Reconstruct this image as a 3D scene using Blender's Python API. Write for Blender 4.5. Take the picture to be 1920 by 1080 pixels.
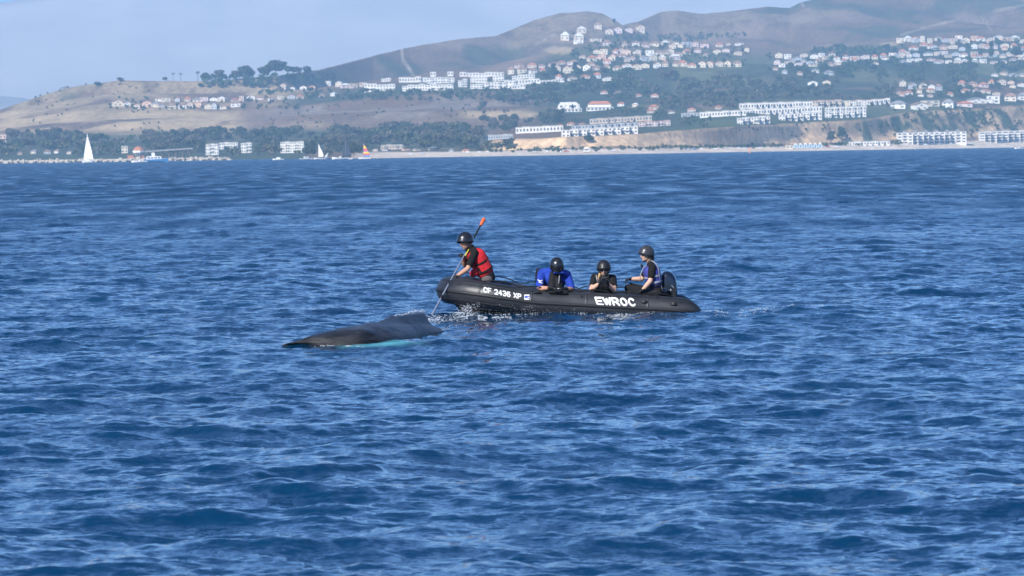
import bpy, bmesh, math, random
import numpy as np
from mathutils import Vector, Matrix, Quaternion

for o in list(bpy.data.objects):
    bpy.data.objects.remove(o, do_unlink=True)
scene = bpy.context.scene
COL = scene.collection
R = math.radians

# ---------------------------------------------------------------- camera
CAM_H = 2.9            # metres above the sea (deck of another boat)
FPX = 7420.0           # focal length in pixels of a 1920 wide frame
PITCH = math.atan(255.0 / FPX)
ROLL = math.atan(0.0148)
cam_data = bpy.data.cameras.new('camera')
cam_data.sensor_width = 36.0
cam_data.lens = FPX / 1920.0 * 36.0
cam_data.clip_start = 0.5
cam_data.clip_end = 60000.0
cam_data.dof.use_dof = True
cam_data.dof.focus_distance = 69.0
cam_data.dof.aperture_fstop = 8.0
cam = bpy.data.objects.new('camera', cam_data)
COL.objects.link(cam)
_F = Vector((0, math.cos(PITCH), -math.sin(PITCH)))
_U0 = Vector((0, math.sin(PITCH), math.cos(PITCH)))
_X = Vector((1, 0, 0))
_Rv = _X * math.cos(ROLL) - _U0 * math.sin(ROLL)
_Uv = _X * math.sin(ROLL) + _U0 * math.cos(ROLL)
cam.matrix_world = Matrix((
    (_Rv.x, _Uv.x, -_F.x, 0), (_Rv.y, _Uv.y, -_F.y, 0), (_Rv.z, _Uv.z, -_F.z, CAM_H), (0, 0, 0, 1)))
scene.camera = cam

# ---------------------------------------------------------------- sky, sun, exposure
SUN_EL = R(36.0)
SUN_AZ = R(213.0)      # compass bearing of the sun, clockwise from +Y: behind the camera, a little to its left
SUN_DIR = Vector((math.sin(SUN_AZ) * math.cos(SUN_EL), math.cos(SUN_AZ) * math.cos(SUN_EL), math.sin(SUN_EL)))
world = bpy.data.worlds.new('World')
scene.world = world
world.use_nodes = True
wn = world.node_tree
wn.nodes.clear()
w_out = wn.nodes.new('ShaderNodeOutputWorld')
w_bg = wn.nodes.new('ShaderNodeBackground')
w_sky = wn.nodes.new('ShaderNodeTexSky')
w_sky.sky_type = 'NISHITA'
w_sky.sun_disc = False
w_sky.sun_elevation = SUN_EL
w_sky.sun_rotation = SUN_AZ
w_sky.air_density = 0.6
w_sky.dust_density = 1.0
w_sky.ozone_density = 9.0
w_bg.inputs['Strength'].default_value = 0.13
wn.links.new(w_sky.outputs[0], w_bg.inputs['Color'])
wn.links.new(w_bg.outputs[0], w_out.inputs['Surface'])
sun_data = bpy.data.lights.new('sun', 'SUN')
sun_data.energy = 4.0
sun_data.angle = R(0.53)
sun_data.color = (1.0, 0.965, 0.90)
sun = bpy.data.objects.new('sun', sun_data)
COL.objects.link(sun)
sun.rotation_euler = SUN_DIR.to_track_quat('Z', 'Y').to_euler()
sun.location = (0, 0, 900)
scene.view_settings.view_transform = 'Standard'
scene.view_settings.look = 'None'
scene.view_settings.gamma = 1.0
scene.view_settings.use_curve_mapping = False
scene.view_settings.exposure = 0.66
cy = scene.cycles
cy.use_denoising = True
cy.max_bounces = 6
cy.diffuse_bounces = 2
cy.glossy_bounces = 3
cy.transmission_bounces = 4
cy.volume_bounces = 0
cy.transparent_max_bounces = 8
cy.caustics_reflective = False
cy.caustics_refractive = False
cy.sample_clamp_indirect = 6.0

# ---------------------------------------------------------------- helpers
def ray_px(px, py):
    """direction through a pixel of the 1920x1080 photograph, scaled so that y = 1"""
    dx, dy = px - 960.0, 540.0 - py
    lx = dx * math.cos(ROLL) + dy * math.sin(ROLL)
    ly = -dx * math.sin(ROLL) + dy * math.cos(ROLL)
    y = FPX * math.cos(PITCH) + ly * math.sin(PITCH)
    z = -FPX * math.sin(PITCH) + ly * math.cos(PITCH)
    return lx / y, z / y
def at(px, py, depth):
    q, s = ray_px(px, py)
    return Vector((q * depth, depth, CAM_H + s * depth))
def at_z(px, py, z):
    q, s = ray_px(px, py)
    d = (z - CAM_H) / s
    return Vector((q * d, d, z))

def tag(o, label=None, cat=None, group=None, kind=None):
    if label: o['label'] = label
    if cat: o['category'] = cat
    if group: o['group'] = group
    if kind: o['kind'] = kind
    return o
def link(o, parent=None):
    COL.objects.link(o)
    if parent is not None: o.parent = parent
    return o
def empty(name, loc=(0, 0, 0), rz=0.0):
    o = bpy.data.objects.new(name, None)
    o.empty_display_size = 0.2
    link(o)
    o.location = loc
    o.rotation_euler = (0, 0, rz)
    return o
def mesh_obj(name, verts, faces, mat, parent=None, smooth=False):
    me = bpy.data.meshes.new(name)
    me.from_pydata([tuple(v) for v in verts], [], faces)
    me.update()
    if smooth:
        me.polygons.foreach_set('use_smooth', [True] * len(me.polygons))
    if mat is not None: me.materials.append(mat)
    return link(bpy.data.objects.new(name, me), parent)
def bm_obj(name, bm, mat, parent=None, smooth=False):
    me = bpy.data.meshes.new(name)
    bm.to_mesh(me); bm.free()
    if smooth:
        me.polygons.foreach_set('use_smooth', [True] * len(me.polygons))
    if mat is not None: me.materials.append(mat)
    return link(bpy.data.objects.new(name, me), parent)
def grid_mesh(name, P, mat, smooth=True):
    """P: (rows, cols, 3) array of points -> quad sheet, built fast with foreach_set"""
    r, c = P.shape[:2]
    me = bpy.data.meshes.new(name)
    me.vertices.add(r * c)
    me.vertices.foreach_set('co', P.reshape(-1).astype(np.float32))
    idx = np.arange(r * c).reshape(r, c)
    q = np.stack([idx[:-1, :-1], idx[:-1, 1:], idx[1:, 1:], idx[1:, :-1]], -1).reshape(-1, 4)
    n = len(q)
    me.loops.add(n * 4)
    me.loops.foreach_set('vertex_index', q.reshape(-1).astype(np.int32))
    me.polygons.add(n)
    me.polygons.foreach_set('loop_start', np.arange(0, n * 4, 4, dtype=np.int32))
    me.polygons.foreach_set('use_smooth', np.full(n, smooth))
    me.update(calc_edges=True)
    if mat is not None: me.materials.append(mat)
    return link(bpy.data.objects.new(name, me))

def new_mat(name):
    m = bpy.data.materials.new(name)
    m.use_nodes = True
    nt = m.node_tree
    nt.nodes.clear()
    out = nt.nodes.new('ShaderNodeOutputMaterial')
    b = nt.nodes.new('ShaderNodeBsdfPrincipled')
    nt.links.new(b.outputs[0], out.inputs['Surface'])
    return m, nt, b
def mat(name, col, rough=0.6, noise=0.25, scale=6.0, spec=0.4, metal=0.0, bump=0.0, coat=0.0, detail=4.0):
    """plain procedural material: base colour broken up by noise, optional relief"""
    m, nt, b = new_mat(name)
    tc = nt.nodes.new('ShaderNodeTexCoord')
    nz = nt.nodes.new('ShaderNodeTexNoise')
    nz.inputs['Scale'].default_value = scale
    nz.inputs['Detail'].default_value = detail
    nt.links.new(tc.outputs['Object'], nz.inputs['Vector'])
    mr = nt.nodes.new('ShaderNodeMapRange')
    mr.inputs['From Min'].default_value = 0.3
    mr.inputs['From Max'].default_value = 0.7
    mr.inputs['To Min'].default_value = 1.0 - noise
    mr.inputs['To Max'].default_value = 1.0 + noise
    nt.links.new(nz.outputs['Fac'], mr.inputs['Value'])
    vm = nt.nodes.new('ShaderNodeVectorMath'); vm.operation = 'SCALE'
    vm.inputs[0].default_value = col
    nt.links.new(mr.outputs[0], vm.inputs['Scale'])
    nt.links.new(vm.outputs[0], b.inputs['Base Color'])
    b.inputs['Roughness'].default_value = rough
    b.inputs['Specular IOR Level'].default_value = spec
    b.inputs['Metallic'].default_value = metal
    b.inputs['Coat Weight'].default_value = coat
    if bump:
        bp = nt.nodes.new('ShaderNodeBump')
        bp.inputs['Strength'].default_value = 0.6
        bp.inputs['Distance'].default_value = bump
        nt.links.new(nz.outputs['Fac'], bp.inputs['Height'])
        nt.links.new(bp.outputs[0], b.inputs['Normal'])
    return m

def _hash2(ix, iy, seed):
    h = (ix.astype(np.int64) * 374761393 + iy.astype(np.int64) * 668265263 + seed * 2147483647) & 0xFFFFFFFF
    h = ((h ^ (h >> 13)) * 1274126177) & 0xFFFFFFFF
    h = h ^ (h >> 16)
    return (h & 0xFFFFFF) / float(0xFFFFFF)
def vnoise(x, y, seed=0):
    x = np.asarray(x, float); y = np.asarray(y, float)
    x0 = np.floor(x); y0 = np.floor(y)
    fx = x - x0; fy = y - y0
    fx = fx * fx * (3 - 2 * fx); fy = fy * fy * (3 - 2 * fy)
    a = _hash2(x0, y0, seed); b = _hash2(x0 + 1, y0, seed)
    c = _hash2(x0, y0 + 1, seed); d = _hash2(x0 + 1, y0 + 1, seed)
    return (a * (1 - fx) + b * fx) * (1 - fy) + (c * (1 - fx) + d * fx) * fy
def fbm(x, y, seed=0, octv=4, gain=0.5):
    s = 0.0; a = 1.0; t = 0.0
    for i in range(octv):
        s = s + a * vnoise(np.asarray(x) * 2 ** i + 17.3 * i, np.asarray(y) * 2 ** i + 5.1 * i, seed + i)
        t += a; a *= gain
    return s / t

def box_mesh(x0, x1, y0, y1, z0, z1, cut=()):
    v = [(x0, y0, z0), (x1, y0, z0), (x1, y1, z0), (x0, y1, z0), (x0, y0, z1), (x1, y0, z1), (x1, y1, z1), (x0, y1, z1)]
    f = [(0, 3, 2, 1), (4, 5, 6, 7), (0, 1, 5, 4), (1, 2, 6, 5), (2, 3, 7, 6), (3, 0, 4, 7)]
    return v, f
def merge(parts):
    V, Fc = [], []
    for v, f in parts:
        n = len(V); V += list(v); Fc += [tuple(i + n for i in q) for q in f]
    return V, Fc
def make_mesh(name, vf, m):
    me = bpy.data.meshes.new(name); me.from_pydata([tuple(v) for v in vf[0]], [], vf[1]); me.update(); me.materials.append(m)
    return me
def limb(V, Fc, p, q, r0, r1, n=5):
    p, q = Vector(p), Vector(q); ax = (q - p).normalized(); s = ax.orthogonal().normalized(); t = ax.cross(s)
    b = len(V)
    for (c, r) in ((p, r0), (q, r1)):
        for i in range(n):
            a = 2 * math.pi * i / n
            V.append(tuple(c + s * r * math.cos(a) + t * r * math.sin(a)))
    for i in range(n): Fc.append((b + i, b + (i + 1) % n, b + n + (i + 1) % n, b + n + i))
def pole_mesh(name, p, q, r, m, parent, n=6):
    V, Fc = [], []
    limb(V, Fc, p, q, r, r * .7, n)
    return mesh_obj(name, V, Fc, m, parent)
# ---------------------------------------------------------------- the sea
def ocean_tile(N, L, seed, wl_max, wl_min, wl_peak, wind, alpha, spread):
    rng = np.random.default_rng(seed)
    k1 = np.fft.fftfreq(N, d=L / N) * 2 * np.pi
    kx, ky = np.meshgrid(k1, k1, indexing='ij')
    k = np.sqrt(kx ** 2 + ky ** 2); k[0, 0] = 1
    c = (kx * wind[0] + ky * wind[1]) / k
    D = (1 - spread) * np.where(c > 0, c ** 2, 0) * 2 / np.pi + spread / (2 * np.pi)
    kp = 2 * np.pi / wl_peak
    S = 0.5 * alpha * k ** -4.0 * np.exp(-1.2 * (kp / k) ** 2) * D
    band = 1 / (1 + np.exp(-(np.log(k) - math.log(2 * np.pi / wl_max)) / 0.06)) / (1 + np.exp((np.log(k) - math.log(2 * np.pi / wl_min)) / 0.06))
    S = S * band; S[0, 0] = 0
    dk = 2 * np.pi / L
    A = np.sqrt(S) * dk * (rng.normal(size=k.shape) + 1j * rng.normal(size=k.shape))
    f = lambda B: np.real(np.fft.ifft2(B)) * N * N
    return f(A), f(1j * kx / k * A), f(1j * ky / k * A), L
def tile_sample(T, x, y):
    N = T[0].shape[0]
    u = np.mod(x / T[3], 1.0) * N; v = np.mod(y / T[3], 1.0) * N
    i = np.floor(u).astype(int) % N; j = np.floor(v).astype(int) % N
    fu = u - np.floor(u); fv = v - np.floor(v)
    i1 = (i + 1) % N; j1 = (j + 1) % N
    return [(a[i, j] * (1 - fu) + a[i1, j] * fu) * (1 - fv) + (a[i, j1] * (1 - fu) + a[i1, j1] * fu) * fv for a in T[:3]]
_w = Vector((0.33, -0.94)).normalized()
TILE_A = ocean_tile(1024, 150.0, 11, 60.0, 1.1, 5.5, (_w.x, _w.y), 0.0108, 0.15)
_w2 = Vector((-0.20, -0.98)).normalized()
TILE_B = ocean_tile(1024, 31.0, 23, 1.1, 0.10, 5.5, (_w2.x, _w2.y), 0.0250, 0.30)
BOAT_XY = (0.98, 71.1)
def sea_point(x, y, wa=1.0, wb=1.0):
    """displaced surface point for rest position x, y (arrays)"""
    hA, dxA, dyA = tile_sample(TILE_A, x, y)
    hB, dxB, dyB = tile_sample(TILE_B, x, y)
    # the boat and the whale damp the larger waves right against them
    e = np.exp(-(((x - 0.9) / 3.4) ** 2 + ((y - 71.0) / 2.0) ** 2) ** 2)
    e2 = np.exp(-(((x + 2.2) / 2.2) ** 2 + ((y - 63.0) / 4.5) ** 2) ** 2)
    wa = wa * (1 - 0.55 * np.maximum(e, e2))
    return (x + 0.80 * (wa * dxA + wb * dxB), y + 0.80 * (wa * dyA + wb * dyB), wa * hA + wb * hB)
def sea_z(x, y):
    x = np.atleast_1d(np.asarray(x, float)); y = np.atleast_1d(np.asarray(y, float))
    rx, ry = x.copy(), y.copy()
    for _ in range(5):
        sx, sy, sz = sea_point(rx, ry)
        rx += x - sx; ry += y - sy
    return sea_point(rx, ry)[2]

def build_sea(mat_):
    fine = np.linspace(R(-8.8), R(8.8), 600)
    st = fine[1] - fine[0]
    side = [fine[-1]]
    g = st
    while side[-1] < math.pi:
        g = min(g * 1.28, R(7)); side.append(side[-1] + g)
    side = np.array(side[1:]); side = side * (math.pi / side[-1]) if side[-1] > math.pi else side
    th = np.concatenate([-side[::-1], fine, side])
    r = [0.4]
    while r[-1] < 9000:
        q = r[-1]
        if q < 24: d = 0.05 + 0.02 * q
        elif q < 90: d = 0.085 * (q / 30.0) ** 0.55
        else: d = 0.1555 * (q / 90.0) ** 1.9
        r.append(q + d)
    r = np.array(r)
    dr = np.gradient(r); dth = np.gradient(th)
    X = np.outer(r, np.sin(th)); Y = np.outer(r, np.cos(th))
    cell = np.maximum(dr[:, None] * 0.5, r[:, None] * dth[None, :])
    wb = np.clip(0.42 / cell - 0.15, 0, 1)
    wa = np.clip(2.6 / cell - 0.10, 0.0, 1)
    x, y, z = sea_point(X, Y, wa, wb)
    P = np.stack([x, y, z], -1)
    o = grid_mesh('sea', P, mat_)
    # waves finer than the mesh can carry go into the surface roughness instead
    rough = 0.07 + 0.30 * np.clip((np.log(np.maximum(dr, 0.088)) - math.log(0.13)) / (math.log(1.6) - math.log(0.13)), 0, 1)
    ra = o.data.attributes.new('ripple', 'FLOAT', 'POINT')
    ra.data.foreach_set('value', np.repeat(rough, len(th)).astype(np.float32))
    # clear, still water over the whale's flipper
    pc = at_z(712, 650.2, 0.0)
    e_ = np.sqrt(((x - pc.x) / 1.02) ** 2 + ((y - pc.y) / 0.55) ** 2)
    cl = np.clip((1.05 - e_) / 0.55, 0, 1)
    cl = cl * np.clip(0.7 + 1.9 * (fbm(x * 2.2, y * 3.0, 63, 3) - 0.28), 0, 1)
    ca_ = o.data.attributes.new('clarity', 'FLOAT', 'POINT')
    ca_.data.foreach_set('value', cl.reshape(-1).astype(np.float32))
    return tag(o, kind='structure')

def sea_material():
    m, nt, b = new_mat('sea_water')
    N, Lk = nt.nodes.new, nt.links.new
    geo = N('ShaderNodeNewGeometry')
    rn = N('ShaderNodeAttribute'); rn.attribute_name = 'ripple'
    acc = None
    for sc, amp, st in ((0.06, 0.35, 0.4), (0.3, 0.55, 0.45), (1.1, 0.50, 0.5), (3.2, 0.40, 0.5), (8.5, 0.62, 0.55), (26.0, 0.50, 0.6)):
        mp = N('ShaderNodeMapping')
        mp.inputs['Scale'].default_value = (sc * st, sc, sc * 0.2)
        mp.inputs['Rotation'].default_value = (0, 0, R(12 + sc))
        Lk(geo.outputs['Position'], mp.inputs['Vector'])
        nz = N('ShaderNodeTexNoise'); nz.inputs['Scale'].default_value = 1.0
        nz.inputs['Detail'].default_value = 2.0; nz.inputs['Roughness'].default_value = 0.55
        Lk(mp.outputs[0], nz.inputs['Vector'])
        sb = N('ShaderNodeVectorMath'); sb.operation = 'SUBTRACT'
        sb.inputs[1].default_value = (0.5, 0.5, 0.5)
        Lk(nz.outputs['Color'], sb.inputs[0])
        ml = N('ShaderNodeVectorMath'); ml.operation = 'MULTIPLY'
        ml.inputs[1].default_value = (amp, amp, 0)
        if sc < 2:      # broad undulation only where the mesh is too coarse to carry the waves
            wt = N('ShaderNodeMapRange'); wt.inputs['From Min'].default_value = 0.12; wt.inputs['From Max'].default_value = 0.30
            Lk(rn.outputs['Fac'], wt.inputs['Value'])
            s2 = N('ShaderNodeVectorMath'); s2.operation = 'SCALE'
            Lk(sb.outputs[0], s2.inputs[0]); Lk(wt.outputs[0], s2.inputs['Scale'])
            sb = s2
        Lk(sb.outputs[0], ml.inputs[0])
        ad = N('ShaderNodeVectorMath'); ad.operation = 'ADD'
        Lk(ml.outputs[0], ad.inputs[0])
        if acc is None: Lk(geo.outputs['Normal'], ad.inputs[1])
        else: Lk(acc.outputs[0], ad.inputs[1])
        acc = ad
    nm = N('ShaderNodeVectorMath'); nm.operation = 'NORMALIZE'
    Lk(acc.outputs[0], nm.inputs[0])
    Lk(nm.outputs[0], b.inputs['Normal'])
    nz = N('ShaderNodeTexNoise'); nz.inputs['Scale'].default_value = 0.12; nz.inputs['Detail'].default_value = 3
    Lk(geo.outputs['Position'], nz.inputs['Vector'])
    cr = N('ShaderNodeValToRGB')
    cr.color_ramp.elements[0].position = 0.3; cr.color_ramp.elements[0].color = (0.0006, 0.024, 0.068, 1)
    cr.color_ramp.elements[1].position = 0.7; cr.color_ramp.elements[1].color = (0.0010, 0.034, 0.088, 1)
    Lk(nz.outputs['Fac'], cr.inputs[0])
    Lk(cr.outputs[0], b.inputs['Base Color'])
    # gusts: long patches of rougher and smoother water
    mg = N('ShaderNodeMapping'); mg.inputs['Scale'].default_value = (0.30, 0.05, 0.1)
    Lk(geo.outputs['Position'], mg.inputs['Vector'])
    ng = N('ShaderNodeTexNoise'); ng.inputs['Scale'].default_value = 1.0; ng.inputs['Detail'].default_value = 6; ng.inputs['Roughness'].default_value = 0.6
    Lk(mg.outputs[0], ng.inputs['Vector'])
    gr = N('ShaderNodeMapRange'); gr.inputs['From Min'].default_value = 0.35; gr.inputs['From Max'].default_value = 0.65
    gr.inputs['To Min'].default_value = 0.48; gr.inputs['To Max'].default_value = 1.50
    Lk(ng.outputs['Fac'], gr.inputs['Value'])
    gm = N('ShaderNodeMath'); gm.operation = 'MULTIPLY'
    Lk(gr.outputs[0], gm.inputs[0]); Lk(rn.outputs['Fac'], gm.inputs[1])
    Lk(gm.outputs[0], b.inputs['Roughness'])
    b.inputs['Specular Tint'].default_value = (0.74, 0.95, 1.0, 1)
    b.inputs['IOR'].default_value = 1.333
    b.inputs['Specular IOR Level'].default_value = 0.5
    # where the water is clear one looks through it, tinted
    cn = N('ShaderNodeAttribute'); cn.attribute_name = 'clarity'
    tr = N('ShaderNodeBsdfTransparent'); tr.inputs['Color'].default_value = (0.52, 0.92, 1.0, 1)
    sc_ = N('ShaderNodeMath'); sc_.operation = 'MULTIPLY'; sc_.inputs[1].default_value = 0.96
    Lk(cn.outputs['Fac'], sc_.inputs[0])
    mx = N('ShaderNodeMixShader')
    out = [n for n in nt.nodes if n.type == 'OUTPUT_MATERIAL'][0]
    rf = N('ShaderNodeBsdfRefraction'); rf.inputs['Color'].default_value = (0.52, 0.92, 1.0, 1); rf.inputs['IOR'].default_value = 1.333; rf.inputs['Roughness'].default_value = 0.06
    Lk(nm.outputs[0], rf.inputs['Normal'])
    m2 = N('ShaderNodeMixShader'); m2.inputs[0].default_value = 0.5
    Lk(rf.outputs[0], m2.inputs[1]); Lk(tr.outputs[0], m2.inputs[2])
    Lk(sc_.outputs[0], mx.inputs[0]); Lk(b.outputs[0], mx.inputs[1]); Lk(m2.outputs[0], mx.inputs[2])
    Lk(mx.outputs[0], out.inputs['Surface'])
    return m
build_sea(sea_material())

# added dark sheets that block stray rays, under the sea and the clear patch
tag(mesh_obj('under_sea_blocker', [(-9500, -9000, -9.0), (9500, -9000, -9.0), (9500, 9200, -9.0), (-9500, 9200, -9.0)], [(0, 1, 2, 3)], mat('under_sea_blocker', (0.004, 0.03, 0.08), 0.8, 0.2, 0.01, 0.05)), kind='structure')
_pc = at_z(708, 649.6, 0.0)
tag(mesh_obj('dark_water_backing', [(_pc.x - 6, _pc.y - 3, -.75), (_pc.x + 6, _pc.y - 3, -.75), (_pc.x + 6, _pc.y + 16, -.75), (_pc.x - 6, _pc.y + 16, -.75)], [(0, 1, 2, 3)],
             mat('dark_water_backing', (0.003, 0.03, 0.09), 0.6, 0.2, 0.5, 0.1)), kind='structure')
# ---------------------------------------------------------------- the land: hills, benches, bluff, beach
# feature lines as (photo x, photo y, distance in metres); heights follow from where they stand
LINES = [
 # water's edge (just below the sea)
 [(-700,304,3300),(0,305,3650),(250,301.5,3500),(437,300,3300),(690,298,2700),(1100,292,3040),(1500,285,3500),(1920,275.5,4000),(2600,262,4300)],
 # back of the beach
 [(-700,300,3400),(0,297,3720),(250,296,3560),(437,297.5,3350),(690,293,2760),(1100,286.5,3100),(1500,279,3560),(1920,269.5,4060),(2600,256,4360)],
 # foot of the bluff / harbour flat
 [(-700,294,3600),(0,288,3900),(437,287,3600),(690,286,3300),(880,284,3220),(1000,281,3180),(1195,278,3260),(1500,274,3620),(1700,268,3840),(1920,262,4110),(2600,250,4420)],
 # top of the bluff / back of the flat
 [(-700,285,3900),(0,275,4150),(200,272,4000),(500,270,3900),(700,270,3700),(880,267,3420),(950,262,3260),(1060,257.5,3230),(1195,251,3310),(1290,244,3400),(1375,238,3470),(1500,232,3680),(1620,225,3790),(1700,212,3920),(1800,206,4040),(1920,198,4180),(2600,185,4500)],
 # first bench
 [(-700,270,4100),(0,250,4350),(200,246,4300),(400,243,4250),(480,240,4200),(700,243,4100),(900,240,4000),(1000,236,3800),(1200,222,3800),(1300,216,3800),(1400,203,3850),(1650,190,4150),(1800,187,4250),(1920,182,4400),(2600,172,4700)],
 # terrace edge
 [(-700,250,4300),(0,228,4550),(200,206,4550),(400,206,4550),(480,206,4500),(550,198,4450),(600,192,4450),(700,185,4450),(800,181,4450),(1000,181,4450),(1100,176,4450),(1200,166,4450),(1400,150,4500),(1700,145,4650),(1920,138,4800),(2600,130,5000)],
 # upper slope
 [(-700,245,4500),(0,214,4750),(60,200,4750),(200,180,4750),(400,178,4750),(560,172,4800),(620,166,4850),(750,150,4900),(900,138,5000),(1000,116,5000),(1100,88,5100),(1200,84,5150),(1300,92,5200),(1450,100,5200),(1650,84,5300),(1920,62,5400),(2600,60,5500)],
 # ridge
 [(-700,240,4700),(-100,214,4950),(0,206,5000),(60,186,5000),(120,166,5000),(180,157,5000),(225,150,5000),(300,152,5000),(400,152,5000),(520,142,5050),(600,131,5200),(700,105,5500),(760,90,5600),(850,75,5700),(930,67,5800),(965,53,5900),(1000,38,5950),(1050,25,5950),(1100,21.5,5950),(1130,26,5950),(1152,38,5900),(1167,47,5850),(1195,41,5900),(1240,22,6100),(1270,20,6100),(1320,26,6150),(1380,20,6200),(1440,12,6200),(1480,15,6200),(1500,5,6200),(1540,-5,6200),(1700,-14,6300),(1920,-20,6400),(2600,-30,6500)],
]
QMAX = 0.24
Q = np.concatenate([np.linspace(-QMAX, -0.141, 60)[:-1], np.linspace(-0.141, 0.141, 820), np.linspace(0.141, QMAX, 60)[1:]])
NCOL = len(Q)
def q_index(q):
    return float(np.interp(q, Q, np.arange(NCOL)))
nodes_d, nodes_z = [], []
for ln in LINES:
    qs, zs, ds = [], [], []
    for (px, py, d) in ln:
        q, s = ray_px(px, py)
        qs.append(q); ds.append(d); zs.append(CAM_H + s * d)
    nodes_d.append(np.interp(Q, qs, ds)); nodes_z.append(np.interp(Q, qs, zs))
nodes_z[0] = np.full(NCOL, -0.4)
nodes_d.insert(0, nodes_d[0] - 60); nodes_z.insert(0, np.full(NCOL, -4.0))
nodes_d.append(nodes_d[-1] + 900); nodes_z.append(nodes_z[-1] * 0.55)
nodes_d.append(nodes_d[-1] + 1500); nodes_z.append(nodes_z[-1] * 0.2)
ND, NZ = np.array(nodes_d), np.array(nodes_z)
# rows follow the feature lines, so that every edge of the ground stays crisp
SUB = [2, 6, 10, 16, 24, 26, 26, 50, 14, 6]
rows_d, rows_z, rows_t = [], [], []
for i, n in enumerate(SUB):
    for j in range(n):
        t = j / n
        z0, z1 = NZ[i], NZ[i + 1]
        tt = t
        if i in (5, 6): tt = t + 0.10 * math.sin(2 * math.pi * t)
        rows_d.append(ND[i] * (1 - t) + ND[i + 1] * t); rows_z.append(z0 * (1 - tt) + z1 * tt); rows_t.append(i + t)
rows_d.append(ND[-1]); rows_z.append(NZ[-1]); rows_t.append(len(SUB))
GD, GZ = np.array(rows_d), np.array(rows_z)
GT = np.array(rows_t)[:, None] * np.ones((1, NCOL))
GX = GD * Q[None, :]
def bump_w(t, a, b, c, d):
    return np.clip((t - a) / (b - a), 0, 1) * np.clip((d - t) / (d - c), 0, 1)
# gullies on the bluff, folds and spurs on the hills
wl = bump_w(GT, 3.1, 3.4, 3.75, 4.0) * (Q[None, :] > -0.008)
gul = 1 - np.abs(2 * fbm(GX / 70.0, GD / 900.0, 5, 4) - 1)
GZ = GZ + wl * (-9.0) * np.clip(gul - 0.55, 0, 1) * 2.2
wh = bump_w(GT, 4.3, 5.2, 7.4, 7.95)
GZ = GZ + wh * 16.0 * (fbm(GX / 330.0, GD / 420.0, 9, 4) - 0.5)
wr = bump_w(GT, 7.1, 7.35, 7.7, 8.0)
spur = 1 - np.abs(2 * fbm(GX / 260.0 + GD / 700.0, GD / 1500.0, 31, 4) - 1)
GZ = GZ - wr * 66.0 * (spur - 0.3) * np.clip(GZ / 120.0, 0, 1)
GZ = GZ + bump_w(GT, 2.2, 2.6, 8.5, 9.5) * 1.6 * (fbm(GX / 24.0, GD / 40.0, 77, 3) - 0.5)

def land_z(q, d):
    """height of the ground at bearing q = x / y and distance d"""
    f = q_index(q)
    i = int(max(0, min(NCOL - 2, math.floor(f)))); t = f - i
    dc = GD[:, i] * (1 - t) + GD[:, i + 1] * t
    zc = GZ[:, i] * (1 - t) + GZ[:, i + 1] * t
    return float(np.interp(d, dc, zc))
def land_hit(px, py):
    """where the line of sight through a point of the photograph meets the ground"""
    q, s = ray_px(px, py)
    f = q_index(q)
    i = int(max(0, min(NCOL - 2, math.floor(f)))); t = f - i
    dc = GD[:, i] * (1 - t) + GD[:, i + 1] * t
    zc = GZ[:, i] * (1 - t) + GZ[:, i + 1] * t
    above = zc - (CAM_H + s * dc)
    for j in range(1, len(dc)):
        if above[j] >= 0 > above[j - 1]:
            u = -above[j - 1] / (above[j] - above[j - 1])
            d = dc[j - 1] + u * (dc[j] - dc[j - 1])
            return Vector((q * d, d, CAM_H + s * d))
    j = int(np.argmax(above[:int(sum(SUB[:9]))]))
    return Vector((q * dc[j], dc[j], zc[j]))
def inv_px(X, Y, Z):
    """photo coordinates of world points (arrays), used only to lay out the land cover zones"""
    zc = (Z - CAM_H)
    fwd = Y * math.cos(PITCH) - zc * math.sin(PITCH)
    up = Y * math.sin(PITCH) + zc * math.cos(PITCH)
    lx, ly = FPX * X / fwd, FPX * up / fwd
    return 960 + lx * math.cos(ROLL) - ly * math.sin(ROLL), 540 - (lx * math.sin(ROLL) + ly * math.cos(ROLL))

C_SAND = np.array((0.62, 0.52, 0.41)); C_CLIFF = np.array((0.66, 0.45, 0.26)); C_DRY = np.array((0.34, 0.25, 0.145))
C_BRUSH = np.array((0.160, 0.104, 0.064)); C_GREEN = np.array((0.052, 0.068, 0.036)); C_DARK = np.array((0.040, 0.050, 0.030))
C_GRASS = np.array((0.125, 0.13, 0.062)); C_PATH = np.array((0.55, 0.45, 0.34)); C_PURPLE = np.array((0.225, 0.155, 0.108))
PX, PY = inv_px(GX, GD, GZ)
def mixc(C, col, w):
    return C * (1 - w[..., None]) + col * w[..., None]
def smooth(a, b, x):
    t = np.clip((x - a) / (b - a), 0, 1); return t * t * (3 - 2 * t)
n1 = fbm(GX / 60.0, GD / 90.0, 3, 5); n2 = fbm(GX / 18.0, GD / 30.0, 4, 4); n3 = fbm(GX / 220.0, GD / 300.0, 8, 4)
LC = np.ones(GX.shape + (3,)) * C_BRUSH
LC = mixc(LC, C_PURPLE, smooth(0.45, 0.62, n3))
# left headland: dry grass with darker scrub
left = smooth(640, 520, PX)
LC = mixc(LC, C_DRY * 0.92, left * smooth(0.36, 0.5, n1 * 0.6 + n3 * 0.4))
LC = mixc(LC, C_DRY * 1.25, left * smooth(205, 215, PY) * smooth(250, 240, PY) * smooth(0.35, 0.5, n1))
LC = mixc(LC, C_PURPLE * 0.9, left * smooth(420, 480, PX) * smooth(195, 210, PY))
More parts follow.
